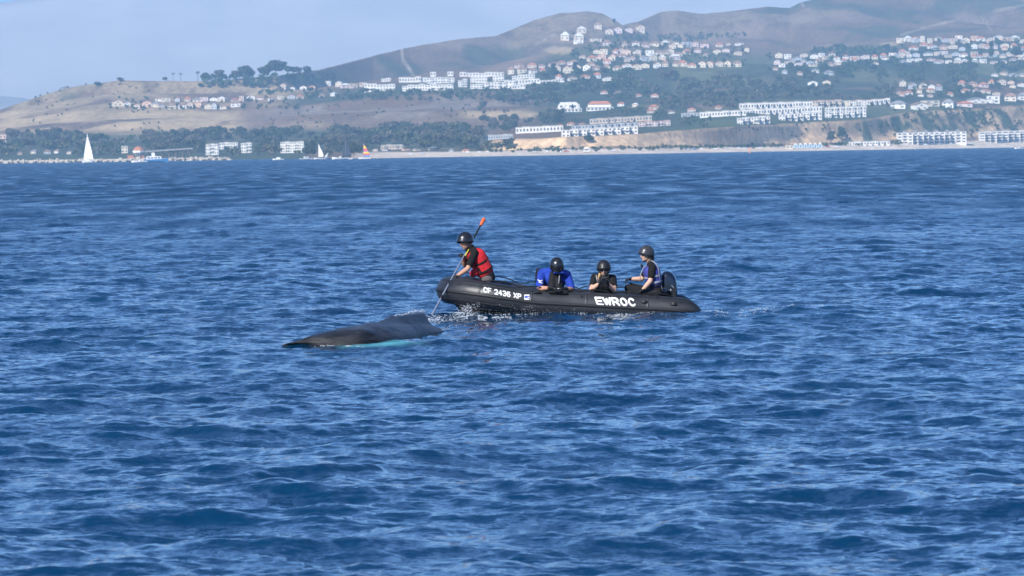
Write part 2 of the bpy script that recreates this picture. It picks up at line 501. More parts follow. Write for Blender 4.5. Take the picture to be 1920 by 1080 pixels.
# middle terrace face: grey-brown scrub, paler edge
mid = smooth(470, 520, PX) * smooth(1030, 1000, PX) * smooth(5.0, 5.2, GT) * smooth(6.02, 5.95, GT)
LC = mixc(LC, np.array((0.215, 0.165, 0.125)), mid)
LC = mixc(LC, C_BRUSH, mid * smooth(0.52, 0.6, n1))
LC = mixc(LC, C_DRY * 1.2, mid * smooth(205, 212, PY) * smooth(224, 218, PY) * smooth(850, 880, PX))
# green belt between the houses and over the middle of the slope
gb = smooth(6.0, 6.06, GT) * smooth(7.0, 6.6, GT) * smooth(500, 580, PX)
LC = mixc(LC, C_GREEN, gb * 0.85)
g2 = smooth(960, 1060, PX) * np.maximum(smooth(4.3, 4.6, GT), smooth(4.02, 4.08, GT) * smooth(1180, 1210, PX)) * smooth(7.1, 6.8, GT)
LC = mixc(LC, C_GREEN, g2 * smooth(0.35, 0.5, n1))
LC = mixc(LC, C_DARK, g2 * smooth(0.5, 0.62, n2))
LC = mixc(LC, C_GRASS, g2 * smooth(0.50, 0.60, n3) * 0.8)
LC = mixc(LC, C_GREEN * 1.25, smooth(4.0, 4.06, GT) * smooth(4.75, 4.5, GT) * smooth(1180, 1210, PX) * smooth(1680, 1640, PX) * .85)
gl = smooth(1250, 1275, PX) * smooth(1480, 1420, PX) * smooth(118, 126, PY) * smooth(180, 160, PY)
LC = mixc(LC, C_GRASS, gl * smooth(0.38, 0.5, n1))
gl2 = smooth(1290, 1310, PX) * smooth(1385, 1375, PX) * smooth(224, 227, PY) * smooth(240, 236, PY)
LC = mixc(LC, np.array((0.085, 0.105, 0.045)), gl2)
# flat behind the harbour
fl = smooth(3.0, 3.1, GT) * smooth(5.0, 4.6, GT) * smooth(950, 880, PX)
LC = mixc(LC, np.array((0.115, 0.105, 0.062)), fl)
LC = mixc(LC, C_DARK * 1.4, fl * smooth(.42, .58, n1))
LC = mixc(LC, C_DRY, fl * smooth(255, 250, PY) * smooth(470, 380, PX))
# the bluff: bare sandstone broken by scrub
bl = smooth(3.05, 3.2, GT) * smooth(4.03, 3.96, GT) * smooth(900, 960, PX)
bare = smooth(0.40, 0.50, fbm(GX / 55.0, GZ / 22.0, 15, 4) + 0.21 * smooth(1660, 1560, PX) - 0.06)
LC = mixc(LC, C_DRY * 1.05, bl)
LC = mixc(LC, C_CLIFF * .8, bl * smooth(1640, 1560, PX) * smooth(.25, .40, n1))
LC = mixc(LC, C_CLIFF, bl * bare * smooth(3.15, 3.3, GT))
LC = mixc(LC, C_GREEN * 1.3, bl * smooth(0.54, 0.6, n2) * smooth(1560, 1640, PX))
LC = mixc(LC, C_DARK, bl * smooth(3.30, 3.12, GT) * smooth(0.40, 0.5, n2))
# bare patches and trails on the back hills
hill = smooth(7.0, 7.2, GT)
LC = mixc(LC, np.array((0.155, 0.100, 0.072)), hill * smooth(600, 640, PX) * smooth(790, 730, PX) * smooth(0.40, 0.52, n1))
LC = mixc(LC, C_DRY * .8, hill * smooth(0.56, 0.68, n3) * smooth(0.42, 0.55, n1) * 0.8)
LC = mixc(LC, C_GREEN * .9, hill * smooth(0.54, 0.64, fbm(GX / 90.0, GD / 160.0, 71, 4)) * 0.75)
LC = mixc(LC, C_BRUSH * 0.72, hill * smooth(0.50, 0.62, n1 * 0.5 + n2 * 0.5) * 0.8)
for (pts, w) in (([(753, 90), (755, 112), (768, 130), (778, 145)], 2.6), ([(1690, 66), (1760, 45), (1830, 30), (1925, 8)], 2.0),
                 ([(1500, 2), (1507, 12)], 3.0), ([(1840, 30), (1852, 48), (1860, 60)], 1.8), ([(1050, 60), (1010, 80), (990, 92)], 1.6)):
    dist = np.full(GX.shape, 1e9)
    for (a, b) in zip(pts[:-1], pts[1:]):
        ax, ay = a; bx, by = b
        tt = np.clip(((PX - ax) * (bx - ax) + (PY - ay) * (by - ay)) / ((bx - ax) ** 2 + (by - ay) ** 2), 0, 1)
        dist = np.minimum(dist, np.hypot(PX - ax - tt * (bx - ax), PY - ay - tt * (by - ay)))
    LC = mixc(LC, C_PATH, smooth(w, w * 0.3, dist) * hill * (0.75 if pts[0][0] == 753 else 0.38))
for (cx, cy_, rx, ry) in ((1050, 94, 30, 7), (1665, 82, 18, 3), (500, 176, 40, 7), (470, 165, 60, 4)):
    d_ = ((PX - cx) / rx) ** 2 + ((PY - cy_) / ry) ** 2
    LC = mixc(LC, C_DRY * 1.1, smooth(1.3, 0.6, d_ + 0.5 * (n2 - 0.5)))
# sand
LC = mixc(LC, C_SAND, smooth(3.02, 2.98, GT) * smooth(640, 690, PX))
LC = mixc(LC, C_DARK * 1.5, smooth(3.2, 3.0, GT) * smooth(600, 560, PX))
LC = LC * (0.56 + 0.5 * n2 + 0.38 * fbm(GX / 38.0, GD / 70.0, 91, 4))[..., None]

def land_material():
    m, nt, b = new_mat('land_cover')
    at_ = nt.nodes.new('ShaderNodeAttribute'); at_.attribute_name = 'cover'
    geo = nt.nodes.new('ShaderNodeNewGeometry')
    nz = nt.nodes.new('ShaderNodeTexNoise'); nz.inputs['Scale'].default_value = 0.16; nz.inputs['Detail'].default_value = 5
    nz.inputs['Roughness'].default_value = 0.65
    nt.links.new(geo.outputs['Position'], nz.inputs['Vector'])
    mr = nt.nodes.new('ShaderNodeMapRange')
    mr.inputs['From Min'].default_value = 0.3; mr.inputs['From Max'].default_value = 0.7
    mr.inputs['To Min'].default_value = 0.62; mr.inputs['To Max'].default_value = 1.35
    nt.links.new(nz.outputs['Fac'], mr.inputs['Value'])
    vm = nt.nodes.new('ShaderNodeVectorMath'); vm.operation = 'SCALE'
    nt.links.new(at_.outputs['Color'], vm.inputs[0]); nt.links.new(mr.outputs[0], vm.inputs['Scale'])
    nt.links.new(vm.outputs[0], b.inputs['Base Color'])
    bp = nt.nodes.new('ShaderNodeBump'); bp.inputs['Distance'].default_value = 2.5; bp.inputs['Strength'].default_value = 0.7
    nt.links.new(nz.outputs['Fac'], bp.inputs['Height']); nt.links.new(bp.outputs[0], b.inputs['Normal'])
    b.inputs['Roughness'].default_value = 0.95; b.inputs['Specular IOR Level'].default_value = 0.1
    return m
M_LAND = land_material()
hills = grid_mesh('hills', np.stack([GX, GD, GZ], -1), M_LAND)
ca = hills.data.color_attributes.new('cover', 'FLOAT_COLOR', 'POINT')
ca.data.foreach_set('color', np.concatenate([LC, np.ones(LC.shape[:2] + (1,))], -1).reshape(-1).astype(np.float32))
tag(hills, kind='structure')

# distant ranges, almost lost in the haze
def far_range(pts, d0, d1, seed):
    q = np.linspace(-0.2, 0.2, 260)
    qs = [ray_px(p[0], p[1])[0] for p in pts]; zs = [CAM_H + ray_px(p[0], p[1])[1] * d1 for p in pts]
    ridge = np.interp(q, qs, zs)
    rows = []
    for j in range(26):
        t = j / 20.0
        d = d0 + (d1 - d0) * t
        prof = (t ** 0.85 if t <= 1 else 1 - (t - 1) * 2.2)
        z = ridge * prof + (fbm(q * d / 900.0, np.full_like(q, d / 1300.0), seed, 4) - 0.5) * 40 * min(1, 2.5 * t) * (1.0 - 0.5 * t)
        rows.append(np.stack([q * d, np.full_like(q, d), z - 5 * (1 - t)], -1))
    return np.array(rows)
M_FAR = mat('far_brush', (0.30, 0.28, 0.26), 0.95, 0.3, 0.004, 0.05)
tag(grid_mesh('mountains', far_range([(-900, 140), (-300, 150), (0, 180), (45, 184), (110, 205), (400, 225), (2800, 200)], 7800, 8800, 51), M_FAR), kind='structure')

tag(grid_mesh('mountains', far_range([(-900, 10), (-300, 18), (0, 5), (110, -8), (250, -22), (420, -12), (600, -30), (900, -18), (1500, -30), (2800, -30)], 9300, 10600, 61), mat('far_dry_slopes', (0.38, 0.35, 0.335), 0.95, 0.12, 0.003, 0.05, detail=6.0)), kind='structure')
# ---------------------------------------------------------------- haze
def haze_box():
    bm = bmesh.new()
    x0, x1, y0, y1, z0, z1 = -12000, 12000, -9400, 20500, -12.0, 480.0
    bmesh.ops.create_cube(bm, size=1.0)
    for v in bm.verts:
        v.co = Vector(((x0 + x1) / 2 + v.co.x * (x1 - x0), (y0 + y1) / 2 + v.co.y * (y1 - y0), (z0 + z1) / 2 + v.co.z * (z1 - z0)))
    m = bpy.data.materials.new('haze'); m.use_nodes = True
    nt = m.node_tree; nt.nodes.clear()
    out = nt.nodes.new('ShaderNodeOutputMaterial'); pv = nt.nodes.new('ShaderNodeVolumePrincipled')
    pv.inputs['Color'].default_value = (0.365, 0.655, 1.0, 1)
    pv.inputs['Density'].default_value = 0.96e-4
    pv.inputs['Anisotropy'].default_value = -0.2
    nt.links.new(pv.outputs[0], out.inputs['Volume'])
    return tag(bm_obj('haze', bm, m), kind='stuff')
haze_box()
# ---------------------------------------------------------------- the inflatable boat
from mathutils.bvhtree import BVHTree
BY = 71.1                                   # distance of the boat's centre line
def W(px, py, v): return at(px, py, BY + v)
def hypalon():
    m, nt, b = new_mat('black_hypalon')
    N, Lk = nt.nodes.new, nt.links.new
    tc = N('ShaderNodeTexCoord')
    n1_ = N('ShaderNodeTexNoise'); n1_.inputs['Scale'].default_value = 3.0; n1_.inputs['Detail'].default_value = 7; n1_.inputs['Roughness'].default_value = .65
    mp = N('ShaderNodeMapping'); mp.inputs['Scale'].default_value = (.5, 1, 1.6)
    Lk(tc.outputs['Object'], mp.inputs[0]); Lk(mp.outputs[0], n1_.inputs['Vector'])
    cr = N('ShaderNodeValToRGB')
    cr.color_ramp.elements[0].position = .35; cr.color_ramp.elements[0].color = (.013, .0145, .018, 1)
    cr.color_ramp.elements[1].position = .75; cr.color_ramp.elements[1].color = (.036, .039, .046, 1)
    q = cr.color_ramp.elements.new(.84); q.color = (.075, .078, .085, 1)       # salt bloom and scuffs
    Lk(n1_.outputs['Fac'], cr.inputs[0]); Lk(cr.outputs[0], b.inputs['Base Color'])
    mr = N('ShaderNodeMapRange'); mr.inputs['From Min'].default_value = .3; mr.inputs['From Max'].default_value = .75; mr.inputs['To Min'].default_value = .30; mr.inputs['To Max'].default_value = .62
    Lk(n1_.outputs['Fac'], mr.inputs['Value']); Lk(mr.outputs[0], b.inputs['Roughness'])
    n2_ = N('ShaderNodeTexNoise'); n2_.inputs['Scale'].default_value = 1.4; n2_.inputs['Detail'].default_value = 2
    Lk(tc.outputs['Object'], n2_.inputs['Vector'])
    bp = N('ShaderNodeBump'); bp.inputs['Distance'].default_value = .02; bp.inputs['Strength'].default_value = .5
    Lk(n2_.outputs['Fac'], bp.inputs['Height']); Lk(bp.outputs[0], b.inputs['Normal'])
    return m
M_HYP = hypalon()
M_HYP2 = mat('black_strake_rubber', (0.010, 0.011, 0.013), 0.55, 0.2, 14.0, 0.4)
M_LETTER = mat('white_vinyl_letters', (0.72, 0.72, 0.70), 0.6, 0.16, 9.0, 0.3)
M_BLUEVINYL = mat('blue_vinyl', (0.05, 0.09, 0.45), 0.6, 0.05, 20.0, 0.3)
M_ROPE = mat('black_rope', (0.012, 0.012, 0.014), 0.8, 0.3, 60.0, 0.2)
M_COWL = mat('navy_cowling', (0.006, 0.010, 0.024), 0.16, 0.1, 6.0, 0.5, coat=0.6)
M_GREYPRINT = mat('silver_print', (0.42, 0.45, 0.50), 0.5, 0.05, 20.0, 0.4)
M_BLK = mat('black_plastic', (0.012, 0.012, 0.013), 0.45, 0.2, 12.0, 0.4)
M_STEEL = mat('steel', (0.5, 0.5, 0.52), 0.3, 0.1, 10.0, metal=0.9)

def tube_path():
    cx = [840, 880, 930, 1000, 1100, 1250, 1290]; cyy = [543.5, 549, 557, 568, 573, 581, 583.5]
    pts = []
    for i in range(15):
        a = math.pi / 2 * i / 14
        px = 958 - (958 - 843) * math.cos(a) ** 0.9 if i < 14 else 958
        pts.append((px, float(np.interp(px, cx, cyy)), -0.72 * math.sin(a) ** 0.85, 0.246))
    for px in np.linspace(972, 1282, 28): pts.append((px, float(np.interp(px, cx, cyy)), -0.72, 0.243))
    pts += [(1290, 584.0, -.72, .228), (1298, 585.2, -.72, .190), (1306, 586.6, -.72, .138), (1312, 587.8, -.72, .090), (1316.5, 588.6, -.72, .045), (1318, 589, -.72, .008)]
    near = [(W(a, b, c), r) for (a, b, c, r) in pts]
    far = [(Vector((p.x, 2 * BY - p.y, p.z)), r) for (p, r) in near]
    return near[::-1] + far[1:]
def smooth_path(path, it=2):
    for _ in range(it):
        q = [path[0]]
        for i in range(1, len(path) - 1):
            q.append((path[i][0] * .5 + path[i - 1][0] * .25 + path[i + 1][0] * .25, path[i][1] * .5 + path[i - 1][1] * .25 + path[i + 1][1] * .25))
        path = q + [path[-1]]
    return path
TUBE = smooth_path(tube_path())
def frames(path):
    out = []
    for i, (p, r) in enumerate(path):
        t = (path[min(i + 1, len(path) - 1)][0] - path[max(i - 1, 0)][0]).normalized()
        side = t.cross(Vector((0, 0, 1))).normalized()
        up = side.cross(t).normalized()
        out.append((p, r, t, side, up))
    return out
TF = frames(TUBE)
def sweep(path_frames, n, rfun=None):
    V, Fc = [], []
    for (p, r, t, s, u) in path_frames:
        for k in range(n):
            a = 2 * math.pi * k / n
            V.append(p + (s * math.cos(a) + u * math.sin(a)) * r)
    m = len(path_frames)
    for i in range(m - 1):
        for k in range(n):
            Fc.append((i * n + k, i * n + (k + 1) % n, (i + 1) * n + (k + 1) % n, (i + 1) * n + k))
    Fc.append(tuple(range(n - 1, -1, -1))); Fc.append(tuple(range((m - 1) * n, m * n)))
    return V, Fc
def rope_obj(name, pts, r, m, parent, n=6):
    fr = frames([(Vector(p), r) for p in pts])
    V, Fc = sweep(fr, n)
    return mesh_obj(name, V, Fc, m, parent, smooth=True)
boat = empty('inflatable_boat', (W(1068, 590, 0).x, BY, 0))
B0 = boat.location.copy()
def bmesh_obj(name, V, Fc, m, parent=boat, smooth=False):
    """mesh given in world coordinates, stored relative to the boat"""
    return mesh_obj(name, [Vector(v) - B0 for v in V], Fc, m, parent, smooth)
TV, TFc = sweep(TF, 28)
tube = bmesh_obj('buoyancy_tube', TV, TFc, M_HYP, boat, True)
TUBE_BVH = BVHTree.FromPolygons([tuple(v) for v in TV], TFc)
def project(bvh, px, py, lift):
    o = Vector((0, 0, CAM_H)); q, s = ray_px(px, py)
    dv = Vector((q, 1, s)).normalized()
    h = bvh.ray_cast(o, dv)
    if h[0] is None: return None
    nrm = h[1]
    if nrm.dot(dv) > 0: nrm = -nrm
    return h[0] + nrm * lift
def stencil(name, bvh, inside, x0, y0, x1, y1, step, lift, m, parent, base):
    """cut a flat printed shape, given as inside(px, py), and lay it on a curved surface"""
    nx, ny = int((x1 - x0) / step) + 1, int((y1 - y0) / step) + 1
    cache, V, Fc = {}, [], []
    def vid(i, j):
        if (i, j) not in cache:
            p = project(bvh, x0 + i * step, y0 + j * step, lift)
            if p is None: cache[(i, j)] = None
            else: cache[(i, j)] = len(V); V.append(p - base)
        return cache[(i, j)]
    for i in range(nx):
        for j in range(ny):
            if inside(x0 + (i + .5) * step, y0 + (j + .5) * step):
                q = [vid(i, j), vid(i, j + 1), vid(i + 1, j + 1), vid(i + 1, j)]
                if None not in q: Fc.append(tuple(q))
    return mesh_obj(name, V, Fc, m, parent, smooth=True)
def seg_d(x, y, a, b):
    ax, ay = a; bx, by = b
    L2 = (bx - ax) ** 2 + (by - ay) ** 2
    t = 0 if L2 == 0 else max(0, min(1, ((x - ax) * (bx - ax) + (y - ay) * (by - ay)) / L2))
    return math.hypot(x - ax - t * (bx - ax), y - ay - t * (by - ay))
def arc(cx, cy, rx, ry, a0, a1, n=10):
    return [(cx + rx * math.cos(R(a0 + (a1 - a0) * i / n)), cy + ry * math.sin(R(a0 + (a1 - a0) * i / n))) for i in range(n + 1)]
# letters on a 0..1 (right) x 0..1 (down) box
GLY = {
 'C': [[(1, .26), (.74, 0), (.26, 0), (0, .26), (0, .74), (.26, 1), (.74, 1), (1, .74)]], 'F': [[(0, 1), (0, 0), (1, 0)], [(0, .5), (.8, .5)]],
 '2': [[(0, .22), (.25, 0), (.75, 0), (1, .22), (1, .42), (0, 1), (1, 1)]], '4': [[(.72, 1), (.72, 0), (0, .68), (1, .68)]],
 '3': [[(0, .15), (.22, 0), (.78, 0), (1, .2), (1, .36), (.75, .48), (.4, .48)], [(.75, .48), (1, .62), (1, .8), (.78, 1), (.22, 1), (0, .85)]],
 '6': [[(.95, .12), (.75, 0), (.25, 0), (0, .25), (0, .75), (.25, 1), (.75, 1), (1, .78), (1, .62), (.75, .44), (.25, .44), (0, .6)]],
 'X': [[(0, 0), (1, 1)], [(1, 0), (0, 1)]], 'P': [[(0, 1), (0, 0), (.75, 0), (1, .16), (1, .38), (.75, .54), (0, .54)]],
 'E': [[(1, 0), (0, 0), (0, 1), (1, 1)], [(0, .5), (.88, .5)]], 'W': [[(-.12, 0), (.2, 1), (.5, .12), (.8, 1), (1.12, 0)]],
 'R': [[(0, 1), (0, 0), (.66, 0), (.92, .1), (1, .27), (.92, .44), (.66, .54), (0, .54)], [(.6, .54), (1, 1)]],
 'O': [arc(.5, .5, .5, .5, 0, 360, 20)], 'c': [arc(.5, .5, .5, .5, 40, 320, 18)],
 'T': [[(0, 0), (1, 0)], [(.5, 0), (.5, 1)]], 'H': [[(0, 0), (0, 1)], [(1, 0), (1, 1)], [(0, .5), (1, .5)]], 'A': [[(0, 1), (.5, 0), (1, 1)], [(.2, .66), (.8, .66)]],
 'S': [[(1, .14), (.75, 0), (.25, 0), (0, .2), (.2, .45), (.8, .55), (1, .8), (.75, 1), (.25, 1), (0, .86)]], 'U': [[(0, 0), (0, .75), (.25, 1), (.75, 1), (1, .75), (1, 0)]],
}
def lettering(name, bvh, text, ox, oy, ax, ay, dx, dy, wid, adv, thick, step, m, parent, base, lift=.004, bold=None):
    """text from (ox, oy); (ax, ay) one unit along, (dx, dy) the full letter height downwards, in photo pixels"""
    segs = []
    pos = 0.0
    xs, ys = [], []
    for ch in text:
        if ch != ' ':
            for st in GLY[ch]:
                P = [(ox + (pos + u * wid) * ax + w * dx, oy + (pos + u * wid) * ay + w * dy) for (u, w) in st]
                xs += [p[0] for p in P]; ys += [p[1] for p in P]
                segs += list(zip(P[:-1], P[1:]))
        pos += adv * (0.62 if ch == ' ' else 1.0)
    h = thick / 2
    inside = lambda x, y: any(seg_d(x, y, a, b) < h for a, b in segs)
    return stencil(name, bvh, inside, min(xs) - thick, min(ys) - thick, max(xs) + thick, max(ys) + thick, step, lift, m, parent, base)
o = lettering('registration_number', TUBE_BVH, 'CF 2436 XP', 907.2, 539.2, 1.0, .185, .5, 8.2, 5.2, 7.75, 2.0, .45, M_LETTER, boat, B0)
o['label'] = 'white registration lettering CF 2436 XP along the bow'
o = lettering('name_lettering', TUBE_BVH, 'EWROc', 1116.0, 558.2, 1.0, .035, 4.6, 12.6, 10.2, 15.3, 3.5, .4, M_LETTER, boat, B0)
o['label'] = 'large white lettering EWROC on the side of the tube'
st_ = stencil('sticker_or_glint', TUBE_BVH, lambda x, y: True, 983, 552.5, 992.5, 561.5, .8, .003, M_LETTER, boat, B0)
stencil('sticker_print', TUBE_BVH, lambda x, y: math.hypot(x - 986.5, y - 557) < 2.6 or (x > 988 and abs(y - 556) < 1.2) or (x > 988.5 and abs(y - 559.5) < .7), 983.4, 553, 992, 561, .4, .0055, M_BLUEVINYL, st_, B0)
# strakes and seams that follow the tube
def strake(ang, r, w, m, name, i0=2, i1=None):
    fr = TF[i0:(i1 or len(TF) - 2)]
    V, Fc = [], []
    half = len(TF) // 2
    for idx, (p, rr, t, s, u) in enumerate(fr):
        # s points outboard or inboard depending on the side: choose the outboard one
        cen = Vector((p.x, BY, p.z)); outv = s if s.dot(Vector((0, p.y - BY, 0))) > 0 else -s
        if abs(p.y - BY) < .25: outv = s if s.x < 0 else -s
        for da, lift in ((-w, .0), (-w * .6, r), (w * .6, r), (w, .0)):
            a = R(ang) + da / max(rr, .03)
            V.append(p + (outv * math.cos(a) + u * math.sin(a)) * (rr + lift - .001))
    for i in range(len(fr) - 1):
        for k in range(3): Fc.append((i * 4 + k, i * 4 + k + 1, (i + 1) * 4 + k + 1, (i + 1) * 4 + k))
    return bmesh_obj(name, V, Fc, m, boat, True)
strake(2, .014, .030, M_HYP2, 'rubbing_strake')
strake(52, .005, .014, M_HYP2, 'seam_tape')
strake(-34, .005, .014, M_HYP2, 'seam_tape')
for hx, hy in ((935, 561), (1090, 556), (1232, 558)):
    V, Fc = [], []
    for (r_, l_) in ((3.0, .002), (2.6, .012), (1.2, .014), (.2, .010)):
        V += [project(TUBE_BVH, hx + r_ * math.cos(k * math.pi / 6), hy + r_ * math.sin(k * math.pi / 6), l_) for k in range(12)]
    bmesh_obj('inflation_valve', V, [(j * 12 + k, j * 12 + (k + 1) % 12, (j + 1) * 12 + (k + 1) % 12, (j + 1) * 12 + k) for j in range(3) for k in range(12)], M_HYP2, boat)
for ti in (12, 22, 31, 38):
    V, Fc = [], []
    for k in range(29):
        a_ = 2 * math.pi * k / 28
        for dt, l_ in ((-.018, .001), (-.014, .004), (.014, .004), (.018, .001)):
            p_, r_, t_, s_, u_ = TF[ti]
            V.append(p_ + t_ * dt + (s_ * math.cos(a_) + u_ * math.sin(a_)) * (r_ + l_))
    for k in range(28):
        for c_ in range(3): Fc.append((k * 4 + c_, k * 4 + c_ + 1, (k + 1) * 4 + c_ + 1, (k + 1) * 4 + c_))
    bmesh_obj('panel_seam', V, Fc, M_HYP, boat, True)
# handles on the near tube
for (hx, hy, hw) in ((1009, 549, 15), (1208, 566, 13), (1263.5, 570, 13)):
    V, Fc = [], []
    for i in range(9):
        t = i / 8
        lift = .006 + .035 * math.sin(math.pi * t) ** .6
        a_, b_ = project(TUBE_BVH, hx - hw / 2 + hw * t, hy - 1.6 + t * .6, lift), project(TUBE_BVH, hx - hw / 2 + hw * t, hy + 2.2 + t * .6, lift)
        V += [a_, b_, b_ + Vector((0, .012, -.004)), a_ + Vector((0, .012, -.004))]
    for i in range(8):
        for k in range(4): Fc.append((i * 4 + k, i * 4 + (k + 1) % 4, (i + 1) * 4 + (k + 1) % 4, (i + 1) * 4 + k))
    bmesh_obj('carry_handle', V, Fc, M_HYP2, boat)
# grab line looped along the top of the tube
def tube_top(i, ang, lift, far=False):
    p, r, t, s, u = TF[i if not far else len(TF) - 1 - i]
    cen = Vector((0, p.y - BY, 0)); outv = s if s.dot(cen) > 0 else -s
    a = R(ang)
    return p + (outv * math.cos(a) + u * math.sin(a)) * (r + lift)
for far in (False, True):
    pts = []
    for i in range(8, 42):
        w_ = abs(math.sin((i - 8) * math.pi / 5.0))
        pts.append(tube_top(i, 78, .008 + (.05 * w_ if not far else .075 * w_), far) - B0)
    rope_obj('grab_line', pts, .011, M_ROPE, boat)
lp = [W(929, 534, -.2), W(936, 531.5, -.2), W(943, 528, -.2), W(947, 527, -.2), W(952, 530, -.2), W(957, 533, -.2), W(961, 538, -.2)]
rope_obj('rope_loop', [p - B0 for p in lp], .014, M_ROPE, boat)
# bottom of the boat, floor, transom
zf = W(1068, 584, 0).z
hull_pts = []
for (px, zb, zk, hw) in ((846, .30, .26, .10), (862, .20, .06, .36), (900, .10, -.12, .58), (960, .03, -.22, .72), (1060, -.04, -.26, .74), (1160, -.10, -.27, .74), (1262, -.14, -.26, .74)):
    x = W(px, 580, 0).x
    hull_pts.append([(x, BY - hw, zb), (x, BY - hw * .5, (zb + zk) / 2 - .02), (x, BY, zk), (x, BY + hw * .5, (zb + zk) / 2 - .02), (x, BY + hw, zb)])
V = [q for r_ in hull_pts for q in r_]
bmesh_obj('hull_bottom', V, [(i * 5 + k, i * 5 + k + 1, (i + 1) * 5 + k + 1, (i + 1) * 5 + k) for i in range(6) for k in range(4)], M_HYP2, boat, True)
fl = []
for (px, z, hw) in ((872, .30, .25), (930, .17, .55), (1000, .10, .60), (1262, .03, .60)):
    x = W(px, 580, 0).x; fl += [(x, BY - hw, z), (x, BY + hw, z)]
bmesh_obj('floor', fl, [(0, 2, 3, 1), (2, 4, 5, 3), (4, 6, 7, 5)], M_BLK, boat)
xt = W(1262, 580, 0).x
v = box_mesh(xt - .03, xt + .03, BY - .55, BY + .55, -.15, .42); bmesh_obj('transom', v[0], v[1], M_BLK, boat)
# bench box the helm sits on
xs_ = W(1232, 580, 0).x
v = box_mesh(xs_ - .2, xs_ + .2, BY - .45, BY + .2, .05, .27); bmesh_obj('seat_box', v[0], v[1], M_BLK, boat)

# ---------------------------------------------------------------- outboard engine
engine = empty('outboard_engine', (W(1254, 556, .12).x, BY + .12, 0)); E0 = engine.location.copy()
prof = [(1236.5, 557), (1235.5, 540), (1236.5, 524), (1240, 513), (1246, 508.3), (1253, 508), (1260.5, 511.5), (1266, 519), (1269, 530), (1270, 544), (1269.5, 557)]
sl = [(-.185, .62), (-.17, .84), (-.12, .96), (-.04, 1.0), (.04, 1.0), (.12, .96), (.17, .84), (.185, .62)]
V, Fc = [], []
cx_, cy_ = 1253.5, 540
n = len(prof)
for (dv, sc) in sl:
    for (px, py) in prof: V.append(W(cx_ + (px - cx_) * sc, (cy_ + (py - cy_) * (sc if py < cy_ else 1)), .12) + Vector((0, dv, 0)) - E0)
for i in range(len(sl) - 1):
    for k in range(n): Fc.append((i * n + k, (i + 1) * n + k, (i + 1) * n + (k + 1) % n, i * n + (k + 1) % n))
Fc.append(tuple(range(n))); Fc.append(tuple(range((len(sl) - 1) * n + n - 1, (len(sl) - 1) * n - 1, -1)))
cowl = mesh_obj('cowling', V, Fc, M_COWL, engine, True)
COWL_BVH = BVHTree.FromPolygons([tuple(Vector(q) + E0) for q in V], Fc)
def ring_in(x, y):
    d_ = math.hypot(x - 1246.6, y - 543.2)
    return 3.1 < d_ < 4.3 or (abs(y - 541.6) < .7 and abs(x - 1246.6) < 2.4) or (abs(x - 1246.6) < .7 and -1.6 < y - 543.2 < 2.8)
stencil('maker_emblem', COWL_BVH, ring_in, 1241.5, 538, 1252, 549, .35, .003, M_GREYPRINT, engine, E0)
lettering('maker_lettering', COWL_BVH, 'TOHATSU', 1252.6, 541.8, 1.0, .03, 0, 3.3, 1.55, 2.15, .62, .2, M_GREYPRINT, engine, E0, .003)
def line_in(x, y): return seg_d(x, y, (1259, 535), (1264, 540)) < .35 or seg_d(x, y, (1264, 540), (1266.5, 547)) < .35
stencil('cowling_stripe', COWL_BVH, line_in, 1257, 533, 1268, 549, .3, .003, M_GREYPRINT, engine, E0)
a0 = W(1254, 556, .12)
v = box_mesh(a0.x - .10, a0.x + .10, BY + .02, BY + .22, -.45, a0.z + .02); mesh_obj('leg', [Vector(q) - E0 for q in v[0]], v[1], M_COWL, engine)
v = box_mesh(a0.x - .14, a0.x + .22, BY + .11, BY + .13, -.34, -.32); mesh_obj('cavitation_plate', [Vector(q) - E0 for q in v[0]], v[1], M_COWL, engine)
v = box_mesh(xt - .10, xt + .05, BY - .02, BY + .26, .25, .46); mesh_obj('clamp_bracket', [Vector(q) - E0 for q in v[0]], v[1], M_STEEL, engine)
for k in range(3):
    a = k * 2.094
    c = Vector((a0.x + .16, BY + .12, -.52))
    V = [c, c + Vector((.03, math.cos(a) * .1, math.sin(a) * .1)), c + Vector((-.02, math.cos(a + .5) * .11, math.sin(a + .5) * .11)), c + Vector((.01, math.cos(a + .8) * .04, math.sin(a + .8) * .04))]
    mesh_obj('propeller_blade', [q - E0 for q in V], [(0, 1, 2, 3)], M_STEEL, engine)
pole_mesh('tiller', W(1240, 546, .05) - E0, W(1180, 531, -.0) - E0, .022, M_BLK, engine, 8)
tag(engine, 'dark navy outboard engine on the stern behind the helmswoman', 'outboard engine')
tag(boat, 'black inflatable boat with white EWROC lettering carrying four people', 'inflatable boat')
# ---------------------------------------------------------------- people
SKIN = mat('skin_tanned', (0.46, 0.25, 0.165), 0.55, 0.12, 14.0, 0.35)
SKIN2 = mat('skin_fair', (0.55, 0.33, 0.235), 0.55, 0.10, 14.0, 0.35)
M_BLKSHIRT = mat('black_tshirt', (0.012, 0.0115, 0.012), 0.9, 0.3, 18.0, 0.2, bump=.010)
M_BLUESHIRT = mat('royal_blue_shirt', (0.013, 0.044, 0.31), 0.8, 0.2, 9.0, 0.25, bump=.016)
M_REDVEST = mat('red_life_vest', (0.52, 0.018, 0.025), 0.75, 0.18, 9.0, 0.3, bump=.016)
M_NAVYVEST = mat('blue_life_vest', (0.045, 0.055, 0.26), 0.75, 0.2, 10.0, 0.3, bump=.016)
M_BLKVEST = mat('black_life_vest', (0.010, 0.010, 0.013), 0.8, 0.25, 10.0, 0.25, bump=.016)
M_SHORTS = mat('grey_brown_shorts', (0.115, 0.098, 0.098), 0.9, 0.2, 12.0, 0.2, bump=.010)
M_PANTS = mat('black_trousers', (0.014, 0.014, 0.016), 0.9, 0.25, 12.0, 0.2, bump=.010)
